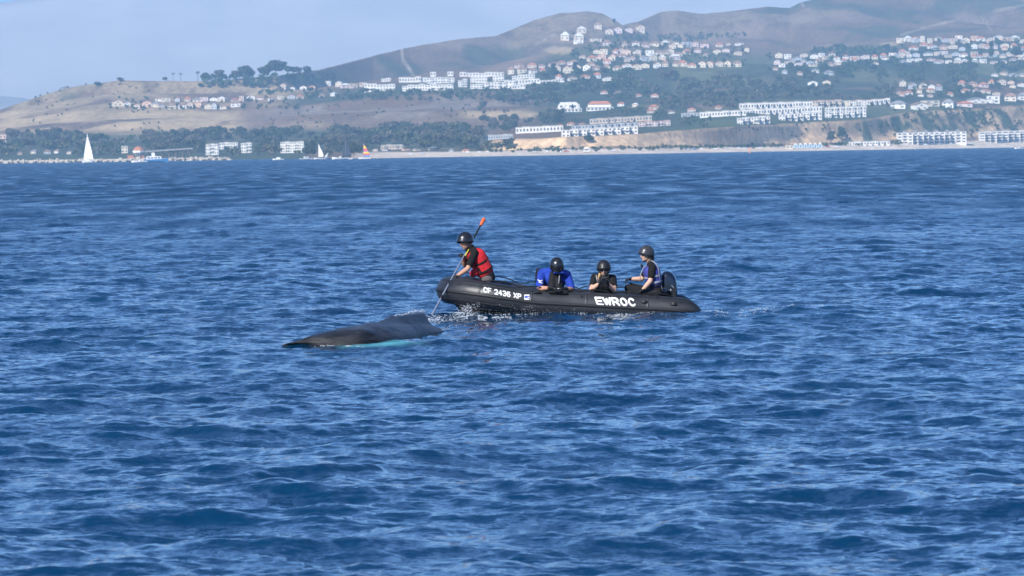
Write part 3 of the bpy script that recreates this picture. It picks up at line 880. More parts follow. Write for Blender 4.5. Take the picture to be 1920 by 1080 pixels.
M_GLOVE = mat('black_glove', (0.013, 0.013, 0.014), 0.7, 0.3, 30.0, 0.3)
M_HELMET = mat('black_helmet_shell', (0.012, 0.012, 0.014), 0.24, 0.1, 5.0, 0.6, coat=0.4)
M_HELMET2 = mat('satin_grey_helmet_shell', (0.035, 0.036, 0.042), 0.30, 0.15, 5.0, 0.5)
M_HELMET3 = mat('matt_black_helmet_shell', (0.014, 0.014, 0.016), 0.42, 0.2, 5.0, 0.4)
M_STRAP = mat('black_webbing', (0.012, 0.012, 0.012), 0.85, 0.2, 40.0, 0.2)
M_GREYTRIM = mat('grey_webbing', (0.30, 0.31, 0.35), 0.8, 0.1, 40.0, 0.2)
M_LENS = mat('sunglass_lens', (0.006, 0.006, 0.007), 0.08, 0.05, 8.0, 0.6)
M_EYE = mat('eye_dark', (0.02, 0.015, 0.012), 0.3, 0.1, 20.0, 0.5)
M_BLOND = mat('blond_hair', (0.42, 0.27, 0.12), 0.6, 0.35, 40.0, 0.3)
M_BROWNH = mat('brown_hair', (0.09, 0.05, 0.03), 0.6, 0.35, 40.0, 0.3)
M_YELLOW = mat('yellow_webbing', (0.62, 0.55, 0.06), 0.8, 0.1, 30.0, 0.2)
M_LIP = mat('lips', (0.36, 0.13, 0.11), 0.5, 0.1, 20.0, 0.3)

class Blob:
    """collects tapered capsules and ellipsoids; build() fuses them into one continuous skin"""
    def __init__(s): s.V, s.F = [], []
    def cap(s, p, r0, q, r1, n=14):
        p, q = Vector(p), Vector(q)
        ax = (q - p); L = ax.length
        ax = ax.normalized() if L > 1e-6 else Vector((0, 0, 1))
        e1 = ax.orthogonal().normalized(); e2 = ax.cross(e1)
        rings = [(p - ax * r0 * math.cos(t), r0 * math.sin(t)) for t in (.35, .8, 1.2)] + [(p, r0), (q, r1)] + [(q + ax * r1 * math.cos(t), r1 * math.sin(t)) for t in (1.2, .8, .35)]
        b = len(s.V)
        s.V.append(p - ax * r0)
        for (c, r) in rings:
            for i in range(n):
                a = 2 * math.pi * i / n
                s.V.append(c + e1 * r * math.cos(a) + e2 * r * math.sin(a))
        s.V.append(q + ax * r1)
        m = len(rings)
        for i in range(n):
            s.F.append((b, b + 1 + (i + 1) % n, b + 1 + i))
            for k in range(m - 1):
                s.F.append((b + 1 + k * n + i, b + 1 + k * n + (i + 1) % n, b + 1 + (k + 1) * n + (i + 1) % n, b + 1 + (k + 1) * n + i))
            s.F.append((b + 1 + (m - 1) * n + i, b + 1 + (m - 1) * n + (i + 1) % n, b + 1 + m * n))
        return s
    def ell(s, c, ax, rad, n=16, m=10):
        """ellipsoid at c with axes ax = (a, b, c) vectors and radii"""
        b = len(s.V); c = Vector(c)
        f = lambda th, ph: c + ax[0] * rad[0] * math.sin(th) * math.cos(ph) + ax[1] * rad[1] * math.sin(th) * math.sin(ph) + ax[2] * rad[2] * math.cos(th)
        s.V.append(f(0, 0))
        for j in range(1, m):
            for i in range(n): s.V.append(f(math.pi * j / m, 2 * math.pi * i / n))
        s.V.append(f(math.pi, 0))
        for i in range(n):
            s.F.append((b, b + 1 + i, b + 1 + (i + 1) % n))
            for j in range(m - 2):
                s.F.append((b + 1 + j * n + i, b + 1 + (j + 1) * n + i, b + 1 + (j + 1) * n + (i + 1) % n, b + 1 + j * n + (i + 1) % n))
            s.F.append((b + 1 + (m - 2) * n + i, b + 1 + (m - 1) * n, b + 1 + (m - 2) * n + (i + 1) % n))
        return s
    def chain(s, pts):
        for (a, ra), (b, rb) in zip(pts[:-1], pts[1:]): s.cap(a, ra, b, rb)
        return s
    def build(s, name, m, parent, base, voxel=.009, it=4, cut=None):
        me = bpy.data.meshes.new(name); me.from_pydata([tuple(Vector(v) - base) for v in s.V], [], s.F); me.update()
        o = bpy.data.objects.new(name, me); COL.objects.link(o)
        r = o.modifiers.new('r', 'REMESH'); r.mode = 'VOXEL'; r.voxel_size = voxel; r.use_smooth_shade = True
        if it:
            sm = o.modifiers.new('s', 'SMOOTH'); sm.factor = .5; sm.iterations = it
        dg = bpy.context.evaluated_depsgraph_get()
        ev = bpy.data.meshes.new_from_object(o.evaluated_get(dg))
        bpy.data.objects.remove(o, do_unlink=True)
        if cut:
            bm = bmesh.new(); bm.from_mesh(ev)
            for (pt, nrm) in cut:
                g = bm.verts[:] + bm.edges[:] + bm.faces[:]
                bmesh.ops.bisect_plane(bm, geom=g, plane_co=Vector(pt) - base, plane_no=Vector(nrm), clear_outer=True)
            bm.to_mesh(ev); bm.free()
        ev.name = name
        ev.polygons.foreach_set('use_smooth', [True] * len(ev.polygons))
        ev.materials.clear(); ev.materials.append(m)
        return link(bpy.data.objects.new(name, ev), parent)
def axes(f, up=(0, 0, 1)):
    f = Vector(f).normalized(); r = f.cross(Vector(up)).normalized(); u = r.cross(f).normalized()
    return r, f, u          # right, forward, up of a head
def add_head(B, c, f, up=(0, 0, 1), k=1.0, female=False):
    r, f, u = axes(f, up); c = Vector(c)
    P = lambda a, b, d: c + (r * a + f * b + u * d) * k
    B.ell(c + u * .015 * k, (r, f, u), (.074 * k, .094 * k, .105 * k))
    B.ell(P(0, .030, -.060), (r, f, u), (.055 * k, .062 * k, .058 * k))
    B.cap(P(0, .066, -.098), .020 * k, P(0, .074, -.092), .018 * k)                      # chin
    B.cap(P(0, .088, .018), .011 * k, P(0, .110, -.030), .0155 * k)                      # nose
    B.cap(P(-.035, .082, .026), .013 * k, P(.035, .082, .026), .013 * k)                 # brow
    for sx in (-1, 1):
        B.ell(P(sx * .040, .062, -.030), (r, f, u), (.024 * k, .026 * k, .026 * k))      # cheek
        B.ell(P(sx * .077, -.008, -.012), (r, f, u), (.010 * k, .020 * k, .031 * k))     # ear
    B.cap(P(-.018, .086, -.060), .010 * k, P(.018, .086, -.060), .010 * k)               # mouth
    return P, (r, f, u)
def face_parts(P, ax, parent, base, k, glasses):
    r, f, u = ax
    lip = Blob(); lip.cap(P(-.016, .094, -.060), .0055 * k, P(.016, .094, -.060), .0055 * k); lip.build('mouth', M_LIP, parent, base, .003, 1)
    for sx in (-1, 1):
        if glasses:
            l = Blob(); l.ell(P(sx * .033, .086, .004), (r, f, u), (.031 * k, .012 * k, .022 * k)); l.build('sunglass_lens', M_LENS, parent, base, .004, 1)
            mesh_t = Blob(); mesh_t.cap(P(sx * .062, .078, .010), .005 * k, P(sx * .080, -.005, .012), .004 * k); mesh_t.build('sunglass_temple', M_BLK, parent, base, .003, 1)
        else:
            l = Blob(); l.ell(P(sx * .030, .079, .004), (r, f, u), (.013 * k, .008 * k, .007 * k)); l.build('eye', M_EYE, parent, base, .003, 1)
def helmet(c, ax, k, parent, base, stickers_glints=(), shell=None):
    r, f, u = ax; c = Vector(c)
    V, Fc = [], []
    n, m = 28, 12
    for j in range(m + 1):
        for i in range(n):
            ph = 2 * math.pi * i / n
            front = math.cos(ph)
            low = .60 - .10 * front - .02 * math.cos(2 * ph)           # rim is higher at the front, lower at the nape
            th = math.pi * low * j / m
            rr = 1.0
            if j >= m - 1: rr = 1.03 + .05 * max(0, front)
            V.append(c + u * .030 * k + (r * .112 * math.sin(th) * math.sin(ph) + f * .131 * math.sin(th) * math.cos(ph) + u * .128 * math.cos(th)) * k * rr - base)
    for j in range(m):
        for i in range(n): Fc.append((j * n + i, (j + 1) * n + i, (j + 1) * n + (i + 1) % n, j * n + (i + 1) % n))
    o = mesh_obj('helmet', V, Fc, shell or M_HELMET, parent, True)
    md = o.modifiers.new('shell', 'SOLIDIFY'); md.thickness = .014; md.offset = -1
    for a in (-.06, 0, .06):                                             # vents
        b = Blob(); b.cap(c + (u * .135 + r * a - f * .03) * k, .010, c + (u * .128 + r * a + f * .04) * k, .008); b.build('vent_ridge', M_BLK, o, base, .005, 1)
    for sx in (-1, 1):
        pts = [c + (r * sx * .095 - f * .03 + u * .0) * k - base, c + (r * sx * .088 + f * .0 - u * .06) * k - base, c + (r * sx * .05 + f * .045 - u * .115) * k - base, c + (f * .065 - u * .128) * k - base]
        rope_obj('chin_strap', pts, .007, M_STRAP, o, 5)
    bv = BVHTree.FromPolygons([tuple(Vector(v) + base) for v in V], Fc)
    for (fn, x0, y0, x1, y1, mm) in stickers_glints: stencil('sticker_or_glint', bv, fn, x0, y0, x1, y1, .3, .004, mm, o, base)  # bow helmet's mark is a painted glint, the others are decals
    return o
def hand(name, wrist, d, nrm, parent, base, m, side=1, curl=.9, k=1.0, spread=.10):
    """palm with four jointed fingers of unequal length and a thumb leaving the side of the palm; nrm is where the palm faces"""
    d = Vector(d).normalized(); nrm = (Vector(nrm) - d * Vector(nrm).dot(d)).normalized(); s = d.cross(nrm) * side
    w = Vector(wrist); B = Blob()
    B.cap(w - d * .025 * k, .028 * k, w + d * .012 * k, .029 * k)
    for t in (-.030, -.010, .010, .030): B.cap(w + d * .015 * k + s * t * .8 * k, .017 * k, w + d * .088 * k + s * t * k, .0145 * k)
    for i, (t, L) in enumerate(((-.032, .062), (-.011, .080), (.011, .086), (.032, .078))):
        p = w + d * .088 * k + s * t * k; ang = 0.25 * curl; dirv = (d + s * t * spread * 20 * .3).normalized()
        r0 = .0105 * k
        for j, fr in enumerate((.45, .32, .23)):
            ang += curl * (.55, .62, .45)[j]
            dd = dirv * math.cos(ang) + nrm * math.sin(ang)
            q = p + dd * L * fr * k; B.cap(p, r0, q, r0 * .9, 10); p = q; r0 *= .92
    p = w + d * .030 * k + s * .030 * k
    for j, (L, a) in enumerate(((.042, .35), (.034, .8), (.026, 1.2))):
        dd = (d * .75 + s * (.75 - .45 * j) + nrm * a * curl).normalized()
        q = p + dd * L * k; B.cap(p, (.0145, .0125, .011)[j] * k, q, (.0125, .011, .010)[j] * k, 10); p = q
    return B.build(name, m, parent, base, .006, 1)
def band(name, c, ax_u, e1, r1, e2, r2, thick, wide, m, parent, base, a0=0, a1=360):
    """a flat webbing belt round the body"""
    V, Fc = [], []; c = Vector(c); n = 36
    cnt = int(n * (a1 - a0) / 360) + 1
    for i in range(cnt):
        a = R(a0 + (a1 - a0) * i / (cnt - 1))
        o_ = (e1 * r1 * math.cos(a) + e2 * r2 * math.sin(a)); nn = o_.normalized()
        for (h, t) in ((-wide, 0), (-wide, thick), (wide, thick), (wide, 0)): V.append(c + o_ + nn * t + ax_u * h - base)
    for i in range(cnt - 1):
        for k in range(4): Fc.append((i * 4 + k, i * 4 + (k + 1) % 4, (i + 1) * 4 + (k + 1) % 4, (i + 1) * 4 + k))
    return mesh_obj(name, V, Fc, m, parent)

def torso(B, sh_l, sh_r, chest, waist, pelvis, rc, rw, rp, grow=0.0, neck=None, low=True):
    """ribcage, waist and hips: broad across the shoulders, flatter front to back"""
    across = (Vector(sh_r) - Vector(sh_l)).normalized()
    for sgn in (-1, 1):
        B.cap(Vector(chest) + across * sgn * rc * .42, rc * .80 + grow, Vector(waist) + across * sgn * rw * .38, rw * .80 + grow)
        if low: B.cap(Vector(waist) + across * sgn * rw * .38, rw * .80 + grow, Vector(pelvis) + across * sgn * rp * .42, rp * .80 + grow)
    B.cap(Vector(sh_l).lerp(Vector(sh_r), .16), .062 + grow, Vector(sh_l).lerp(Vector(sh_r), .84), .062 + grow)
    top = (Vector(sh_l) + Vector(sh_r)) / 2
    B.cap(top, .085 + grow * .8, Vector(chest), rc * .85 + grow)
    if neck is not None: B.cap(top, .072 + grow * .5, Vector(neck), .055 + grow * .3)

def make_person(label, J, style):
    base = J['pelvis'].copy(); base.z = .05
    e = empty('person', base)
    k = style.get('k', 1.0); fem = style.get('female', False)
    rc, rw, rp = style.get('girth', (.150, .138, .150))
    B = Blob()
    torso(B, J['shl'], J['shr'], J['chest'], J['waist'], J['pelvis'], rc - .015, rw - .012, rp - .015)
    nb = J['neck']
    P, ax = add_head(B, J['head'], J['face'], J.get('up', (0, 0, 1)), k, fem)
    B.cap(nb, .058, J['head'] - ax[2] * .05 - ax[1] * .012, .050)
    B.cap((J['shl'] + J['shr']) / 2, .075, nb, .058)
    for s_ in 'lr':
        B.cap(J['sh' + s_], .055, J['el' + s_], .044); B.cap(J['el' + s_], .044, J['el' + s_].lerp(J['wr' + s_], .35), .045); B.cap(J['el' + s_].lerp(J['wr' + s_], .35), .045, J['wr' + s_], .029)
        B.cap(J['hip' + s_], .078, J['kn' + s_], .056); B.cap(J['kn' + s_], .054, J['an' + s_], .036)
        B.cap(J['an' + s_], .04, J['an' + s_] + J.get('toe', Vector((-.14, 0, -.01))), .032)
    B.build('body', style['skin'], e, base, .010, 2)
    face_parts(P, ax, e, base, k, style.get('glasses', False))
    # clothes
    S = Blob()
    torso(S, J['shl'], J['shr'], J['chest'], J['waist'], J['pelvis'], rc, rw, rp, .004)
    for s_ in 'lr':
        t = style.get('sleeve', .72)
        S.cap(J['neck'], .060, J['sh' + s_], style.get('sleeve_r', (.074, .064))[0] * .95)
        S.cap(J['sh' + s_], style.get('sleeve_r', (.074, .064))[0], J['sh' + s_].lerp(J['el' + s_], t), style.get('sleeve_r', (.074, .064))[1])
    S.build('shirt', style['shirt'], e, base, .013, 3)
    L = Blob()
    for s_ in 'lr':
        L.cap(J['hip' + s_], .100, J['kn' + s_], .074)
        if style.get('long', True): L.cap(J['kn' + s_], .072, J['an' + s_], .055)
    L.cap(J['hipl'], .115, J['hipr'], .115); L.cap(J['pelvis'], rp * .85, J['hipl'].lerp(J['hipr'], .5), rp * .85)
    L.build('trousers' if style.get('long', True) else 'shorts', style['pants'], e, base, .015, 3)
    for s_ in 'lr':
        sh = Blob(); sh.cap(J['an' + s_], .050, J['an' + s_] + J.get('toe', Vector((-.14, 0, -.01))), .042); sh.build('shoe', M_BLK, e, base, .010, 2)
    if 'vest' in style:
        Vb = Blob()
        top = (J['shl'] + J['shr']) / 2
        across = (J['shr'] - J['shl']).normalized(); tl = style.get('vest_low', .75)
        vw = J['waist'].lerp(J['pelvis'], tl - .35)
        for sgn in (-1, 1):
            sk = style.get('vest_shrink', 0)
            Vb.cap(J['chest'] + across * sgn * (rc * .40 - sk), rc * .82 + .036 - sk * .5, vw + across * sgn * rw * .36, rw * .82 + .034)
            Vb.cap(top + across * sgn * (.095 - sk), .072 - sk * .8, J['chest'] + across * sgn * rc * .35, rc * .70 + .036)
        Vb.build('life_vest', style['vest'], e, base, .012, 4)
        upv = (J['chest'] - J['waist']).normalized(); fw = upv.cross(across).normalized()
        for t_, mm in style.get('belts', ((.35, M_STRAP), (.95, M_STRAP))):
            c = J['chest'].lerp(vw, t_); rr = rc * (1 - t_) + rw * t_
            band('vest_belt', c, upv, across, rr * 1.22 + .037, fw, rr * .82 + .040, .006, .016, mm, e, base)
    return e, P, ax, base
OFF = lambda x, y, z: Vector((x, y, z))

# 1 ---- kneeling at the bow with the pole
J = dict(head=W(873.5, 453.5, -.08), face=(-.80, -.48, -.26), up=(-.2, 0, 1), neck=W(884, 464, -.02),
         shl=W(890, 474, -.20), shr=W(883, 470, .19), chest=W(894, 482, 0), waist=W(905, 503, 0), pelvis=W(914, 519, 0),
         ell=W(877, 504, -.36), wrl=W(855.5, 518.5, -.42), elr=W(871, 497, .20), wrr=W(868.5, 482, .05),
         hipl=W(914, 523, -.10), hipr=W(914, 523, .10), knl=W(894, 574, -.16), knr=W(894, 574, .16), anl=W(946, 578, -.14), anr=W(946, 578, .14), toe=Vector((.12, 0, 0)))
e, P, ax, base = make_person('p', J, dict(skin=SKIN, shirt=M_BLKSHIRT, pants=M_SHORTS, long=False, vest=M_REDVEST, sleeve=.74, girth=(.165, .155, .160), vest_low=.62, k=1.06))
tag(e, 'person kneeling at the bow in red life vest, holding the long pole', 'person')
def glint1(x, y): return (869 < x < 877 and abs(y - (448 - (x - 869) * .5)) < .9)  # reflected glint painted on the shell as a pale streak
helmet(J['head'], ax, 1.10, e, base, [(glint1, 867, 441, 879, 450, M_GREYTRIM)])
hand('glove', J['wrl'], W(847, 523.5, -.42) - J['wrl'], (-.2, .6, -.6), e, base, M_GLOVE, 1, 1.15)
hand('glove', J['wrr'], W(867.5, 474, -.08) - J['wrr'], (-.3, -.9, .1), e, base, M_GLOVE, -1, 1.2)
b = Blob(); b.cap(W(879, 468, -.22), .010, W(872.5, 479, -.24), .012); b.build('yellow_tab', M_YELLOW, e, base, .006, 1)
upv = (J['chest'] - J['waist']).normalized()
b = Blob(); b.cap(W(897, 503, -.21), .020, W(902, 512, -.20), .018); b.build('side_pouch', M_STRAP, e, base, .007, 1)
b = Blob(); b.ell(W(889, 512, -.17), (upv, Vector((0, 1, 0)), upv.cross(Vector((0, 1, 0)))), (.075, .06, .085)); b.build('vest_pocket', M_REDVEST, e, base, .009, 2)

# the pole
PT, PB = W(908.5, 409, .44), W(809.5, 591, -.95)
pole = empty('tagging_pole', PB); dP = PT - PB
M_POLE = mat('grey_blue_pole', (0.17, 0.20, 0.27), 0.4, 0.1, 12.0, 0.4)
M_POLEB = mat('black_pole_grip', (0.012, 0.013, 0.018), 0.5, 0.15, 20.0, 0.4)
M_ORANGEF = mat('orange_float', (0.80, 0.13, 0.035), 0.6, 0.15, 14.0, 0.3)
pole_mesh('shaft', Vector((0, 0, 0)), dP * .66, .017, M_POLE, pole, 12)
pole_mesh('upper_shaft', dP * .655, dP * .945, .021, M_POLEB, pole, 12)
fb = Blob(); fb.cap(dP * .932, .026, dP * .985, .036); fb.build('float_grip', M_ORANGEF, pole, Vector((0, 0, 0)), .006, 2)
cb = Blob(); cb.cap(dP * .175, .026, dP * .195, .026); cb.build('collar', M_POLEB, pole, Vector((0, 0, 0)), .006, 1)
tag(pole, 'long grey pole with orange end reaching from the bow to the whale', 'pole')

# 2 ---- leaning over the tube, head bowed
J = dict(head=W(1044, 499, -.62), face=(.06, -.55, -.84), up=(0.0, -.80, .60), neck=W(1041, 506, -.48),
         shl=W(1063, 515, -.44), shr=W(1016, 512, -.42), chest=W(1039, 523, -.42), waist=W(1036, 540, -.26), pelvis=W(1034, 550, -.12),
         ell=W(1072, 543, -.70), wrl=W(1060, 541, -.86), elr=W(1011, 541, -.70), wrr=W(1031, 540, -.86),
         hipl=W(1044, 554, -.12), hipr=W(1025, 554, -.12), knl=W(1047, 578, -.42), knr=W(1024, 578, -.42), anl=W(1047, 582, .0), anr=W(1024, 582, .0), toe=Vector((0, .12, 0)))
e, P, ax, base = make_person('p', J, dict(skin=SKIN, shirt=M_BLUESHIRT, pants=M_PANTS, sleeve=.86, sleeve_r=(.080, .070), girth=(.180, .155, .155)))
tag(e, 'person in royal blue shirt leaning over the tube with bowed helmeted head', 'person')
def stk2(x, y): return (1043 < x < 1051 and 489 < y < 493.5 and not (abs(x - 1047) < .8 and y > 491))
helmet(J['head'], ax, 1.04, e, base, [(stk2, 1041, 488, 1053, 504, M_GREYTRIM)])
hand('glove', J['wrr'], (.9, -.35, -.05), (.1, -.2, -1), e, base, M_GLOVE, 1, .7)
hand('glove', J['wrl'], (-.9, -.35, 0), (-.1, -.2, -1), e, base, M_GLOVE, -1, .7)
for o in e.children:
    if o.name.startswith('shirt'): SHB = BVHTree.FromPolygons([tuple(v.co + base) for v in o.data.vertices], [tuple(p.vertices) for p in o.data.polygons]); sh_o = o
def logo(x, y):
    u, v_ = (x - 1012.5), (y - 527.5)
    return (abs(v_ - .18 * u + 1.2 - .9 * math.cos(u * .7)) < 1.0 and abs(u) < 4.2) or (abs(v_ - .35 * u - 2.2) < .7 and abs(u - 1.2) < 3.6)
stencil('sleeve_print', SHB, logo, 1007.5, 523, 1019, 532.5, .3, .004, M_LETTER, sh_o, base)
b = Blob(); b.cap(W(1039.5, 511, -.72), .022, W(1055, 511, -.70), .024); b.cap(W(1054, 511, -.70), .024, W(1062, 515, -.55), .05); b.build('collar', M_BLUESHIRT, e, base, .007, 3)
b = Blob(); b.cap(W(1036, 514, -.56), .055, W(1035, 538, -.66), .080); b.cap(W(1045, 516, -.56), .050, W(1048, 538, -.66), .075); b.build('life_vest', M_BLKVEST, e, base, .011, 4)
b = Blob(); b.cap(W(1010, 508, -.26), .055, W(1010, 526, -.26), .065); b.build('vest_back', M_BLKVEST, e, base, .009, 3)
rope_obj('zip_strap', [W(1049, 514, -.66) - base, W(1048.5, 522, -.705) - base, W(1047.5, 532, -.745) - base], .008, M_GREYTRIM, e, 5)
# recorder held by that person
rec = empty('handheld_recorder', W(1046, 543.5, -.93))
b = Blob(); b.cap(W(1040, 542, -.95), .026, W(1052, 543, -.95), .026); b.cap(W(1041, 545.5, -.95), .018, W(1051, 546.5, -.95), .018); b.build('casing', M_BLK, rec, rec.location.copy(), .006, 1)
b = Blob(); b.cap(W(1046, 541, -.98), .006, W(1048, 541, -.98), .006); b.build('button', M_LETTER, rec, rec.location.copy(), .003, 1)
tag(rec, 'black handheld device in the gloves of the person in blue', 'device')
bag = empty('dry_bag', W(1046, 548, -.93))
b = Blob(); b.cap(W(1031, 547.5, -.90), .030, W(1062, 549, -.90), .030); b.build('bag', M_BLKVEST, bag, bag.location.copy(), .008, 2)
b = Blob(); b.cap(W(1031, 544.5, -.93), .008, W(1060, 546, -.93), .008); b.build('roll_closure', M_STRAP, bag, bag.location.copy(), .005, 1)
tag(bag, 'flat black bag draped on the tube under the blue shirted person', 'bag')

# 3 ---- looking over a camera
J = dict(head=W(1132, 505, -.52), face=(-.04, -.97, -.20), up=(0, 0, 1), neck=W(1132, 519, -.42),
         shl=W(1148.5, 521.5, -.40), shr=W(1115, 520.5, -.40), chest=W(1132, 532, -.38), waist=W(1132, 548, -.24), pelvis=W(1132, 556, -.12),
         ell=W(1152, 544, -.72), wrl=W(1140.5, 532.5, -.80), elr=W(1109, 542.5, -.72), wrr=W(1123.5, 531.5, -.80),
         hipl=W(1141, 558, -.12), hipr=W(1123, 558, -.12), knl=W(1143, 579, -.42), knr=W(1121, 579, -.42), anl=W(1143, 583, .0), anr=W(1121, 583, .0), toe=Vector((0, .12, 0)))
e, P, ax, base = make_person('p', J, dict(skin=SKIN2, shirt=M_BLKSHIRT, pants=M_PANTS, vest=M_BLKVEST, sleeve=.66, female=True, glasses=True, k=.95, girth=(.138, .125, .150), vest_low=.40, belts=((.5, M_STRAP),)))
tag(e, 'person in black T-shirt and sunglasses facing us behind a black camera', 'person')
def stk3(x, y): return (1128 < x < 1136.5 and 493 < y < 499.5 and (math.hypot(x - 1132, y - 496) > 1.8 or abs(x - 1133) < .8))
helmet(J['head'], ax, 1.02, e, base, [(stk3, 1126, 492, 1147, 501, M_GREYTRIM)], M_HELMET3)
b = Blob()
b.chain([(P(.070, .0, -.06), .022), (P(.085, .03, -.12), .026), (P(.10, .05, -.17), .022), (P(.085, .06, -.215), .012)])
b.chain([(P(-.070, -.05, -.05), .020), (P(-.075, .0, -.11), .018), (P(-.075, .02, -.15), .010)]); b.chain([(P(-.070, -.05, -.05), .022), (P(0, -.085, -.055), .03), (P(.070, -.02, -.05), .022), (P(.07, .0, -.06), .02)])
b.build('hair', M_BLOND, e, base, .006, 2)
hand('glove', J['wrl'], (-.35, -.25, .9), (-.8, .2, -.2), e, base, M_GLOVE, -1, .9)
hand('glove', J['wrr'], (.35, -.25, .9), (.8, .2, -.2), e, base, M_GLOVE, 1, .9)
rope_obj('vest_strap', [W(1118, 516, -.50) - base, W(1119, 523, -.56) - base, W(1121, 531, -.56) - base], .011, M_GREYTRIM, e, 5)
camo = empty('photo_camera', W(1132, 525, -.82)); cb0 = camo.location.copy()
b = Blob()
for dz in (-.035, .0, .035): b.cap(cb0 + OFF(-.062, 0, dz), .030, cb0 + OFF(.062, 0, dz), .030)
b.cap(cb0 + OFF(-.018, .0, .072), .022, cb0 + OFF(.018, 0, .072), .022); b.cap(cb0 + OFF(-.066, -.02, -.04), .026, cb0 + OFF(-.066, -.02, .03), .024)
b.build('camera_body', M_BLK, camo, cb0, .006, 1)
V, Fc = [], []
for (r_, y_) in ((.040, -.01), (.042, -.06), (.046, -.10), (.050, -.15), (.052, -.175), (.044, -.177), (.040, -.165)): V += [(r_ * math.cos(a * math.pi / 10), y_, r_ * math.sin(a * math.pi / 10) - .005) for a in range(20)]
lens = mesh_obj('lens_barrel', V, [(j * 20 + a, j * 20 + (a + 1) % 20, (j + 1) * 20 + (a + 1) % 20, (j + 1) * 20 + a) for j in range(6) for a in range(20)], M_BLK, camo)
mesh_obj('front_glass', [(.041 * math.cos(a * math.pi / 10), -.166, .041 * math.sin(a * math.pi / 10) - .005) for a in range(20)], [tuple(range(20))], M_LENS, lens)
tag(camo, 'black photo camera pointed at us in the third person\'s hands', 'camera')

# 4 ---- at the helm
J = dict(head=W(1212.5, 477.5, -.25), face=(-.96, -.26, -.06), up=(0, 0, 1), neck=W(1219.5, 493, -.23),
         shl=W(1223, 502, -.38), shr=W(1219, 501, -.06), chest=W(1222, 511, -.22), waist=W(1226, 530, -.22), pelvis=W(1230, 546, -.22),
         ell=W(1219.5, 527, -.46), wrl=W(1205, 543.5, -.50), elr=W(1203, 523, -.02), wrr=W(1183, 523, -.04),
         hipl=W(1230, 551, -.32), hipr=W(1230, 550, -.12), knl=W(1182, 551, -.42), knr=W(1178, 540, -.04), anl=W(1192, 584, -.40), anr=W(1186, 582, .0), toe=Vector((-.13, 0, -.01)))
e, P, ax, base = make_person('p', J, dict(skin=SKIN2, shirt=M_BLKSHIRT, pants=M_PANTS, vest=M_NAVYVEST, sleeve=.66, female=True, glasses=True, k=.97, girth=(.140, .126, .150), vest_low=.60, belts=((.30, M_GREYTRIM), (.78, M_GREYTRIM), (1.05, M_STRAP))))
tag(e, 'person sitting at the stern in blue life vest, steering with gloved hand', 'person')
def stk4(x, y): return math.hypot(x - 1203.5, y - 464) < 1.5 and math.hypot(x - 1203.5, y - 464) > .6
helmet(J['head'], ax, 1.0, e, base, [(stk4, 1201, 461, 1206, 467, M_GREYTRIM)], M_HELMET2)
b = Blob(); b.ell(P(0, -.105, -.075), ax, (.045, .040, .036)); b.chain([(P(0, -.07, -.05), .045), (P(0, -.10, -.07), .040), (P(.01, -.12, -.10), .018)])
b.build('hair', M_BROWNH, e, base, .006, 2)
hand('glove', J['wrl'], W(1196, 548.5, -.50) - J['wrl'], (-.2, .1, -1), e, base, M_GLOVE, -1, .6)
hand('glove', J['wrr'], W(1172, 525, -.05) - J['wrr'], (-.1, -.2, -1), e, base, M_GLOVE, 1, 1.0)
rope_obj('vest_trim', [W(1222, 489, -.33) - base, W(1230, 494, -.36) - base, W(1235, 505, -.37) - base, W(1236, 517, -.36) - base, W(1238, 530, -.34) - base, W(1243, 545, -.34) - base], .009, M_GREYTRIM, e, 5)
rope_obj('vest_trim', [W(1213, 497, -.33) - base, W(1206, 503, -.34) - base, W(1201, 514, -.35) - base, W(1200, 530, -.34) - base], .008, M_GREYTRIM, e, 5)
b = Blob(); b.cap(W(1203, 497, -.20), .022, W(1203.5, 500, -.20), .022); b.build('radio', M_BLK, e, base, .006, 1)
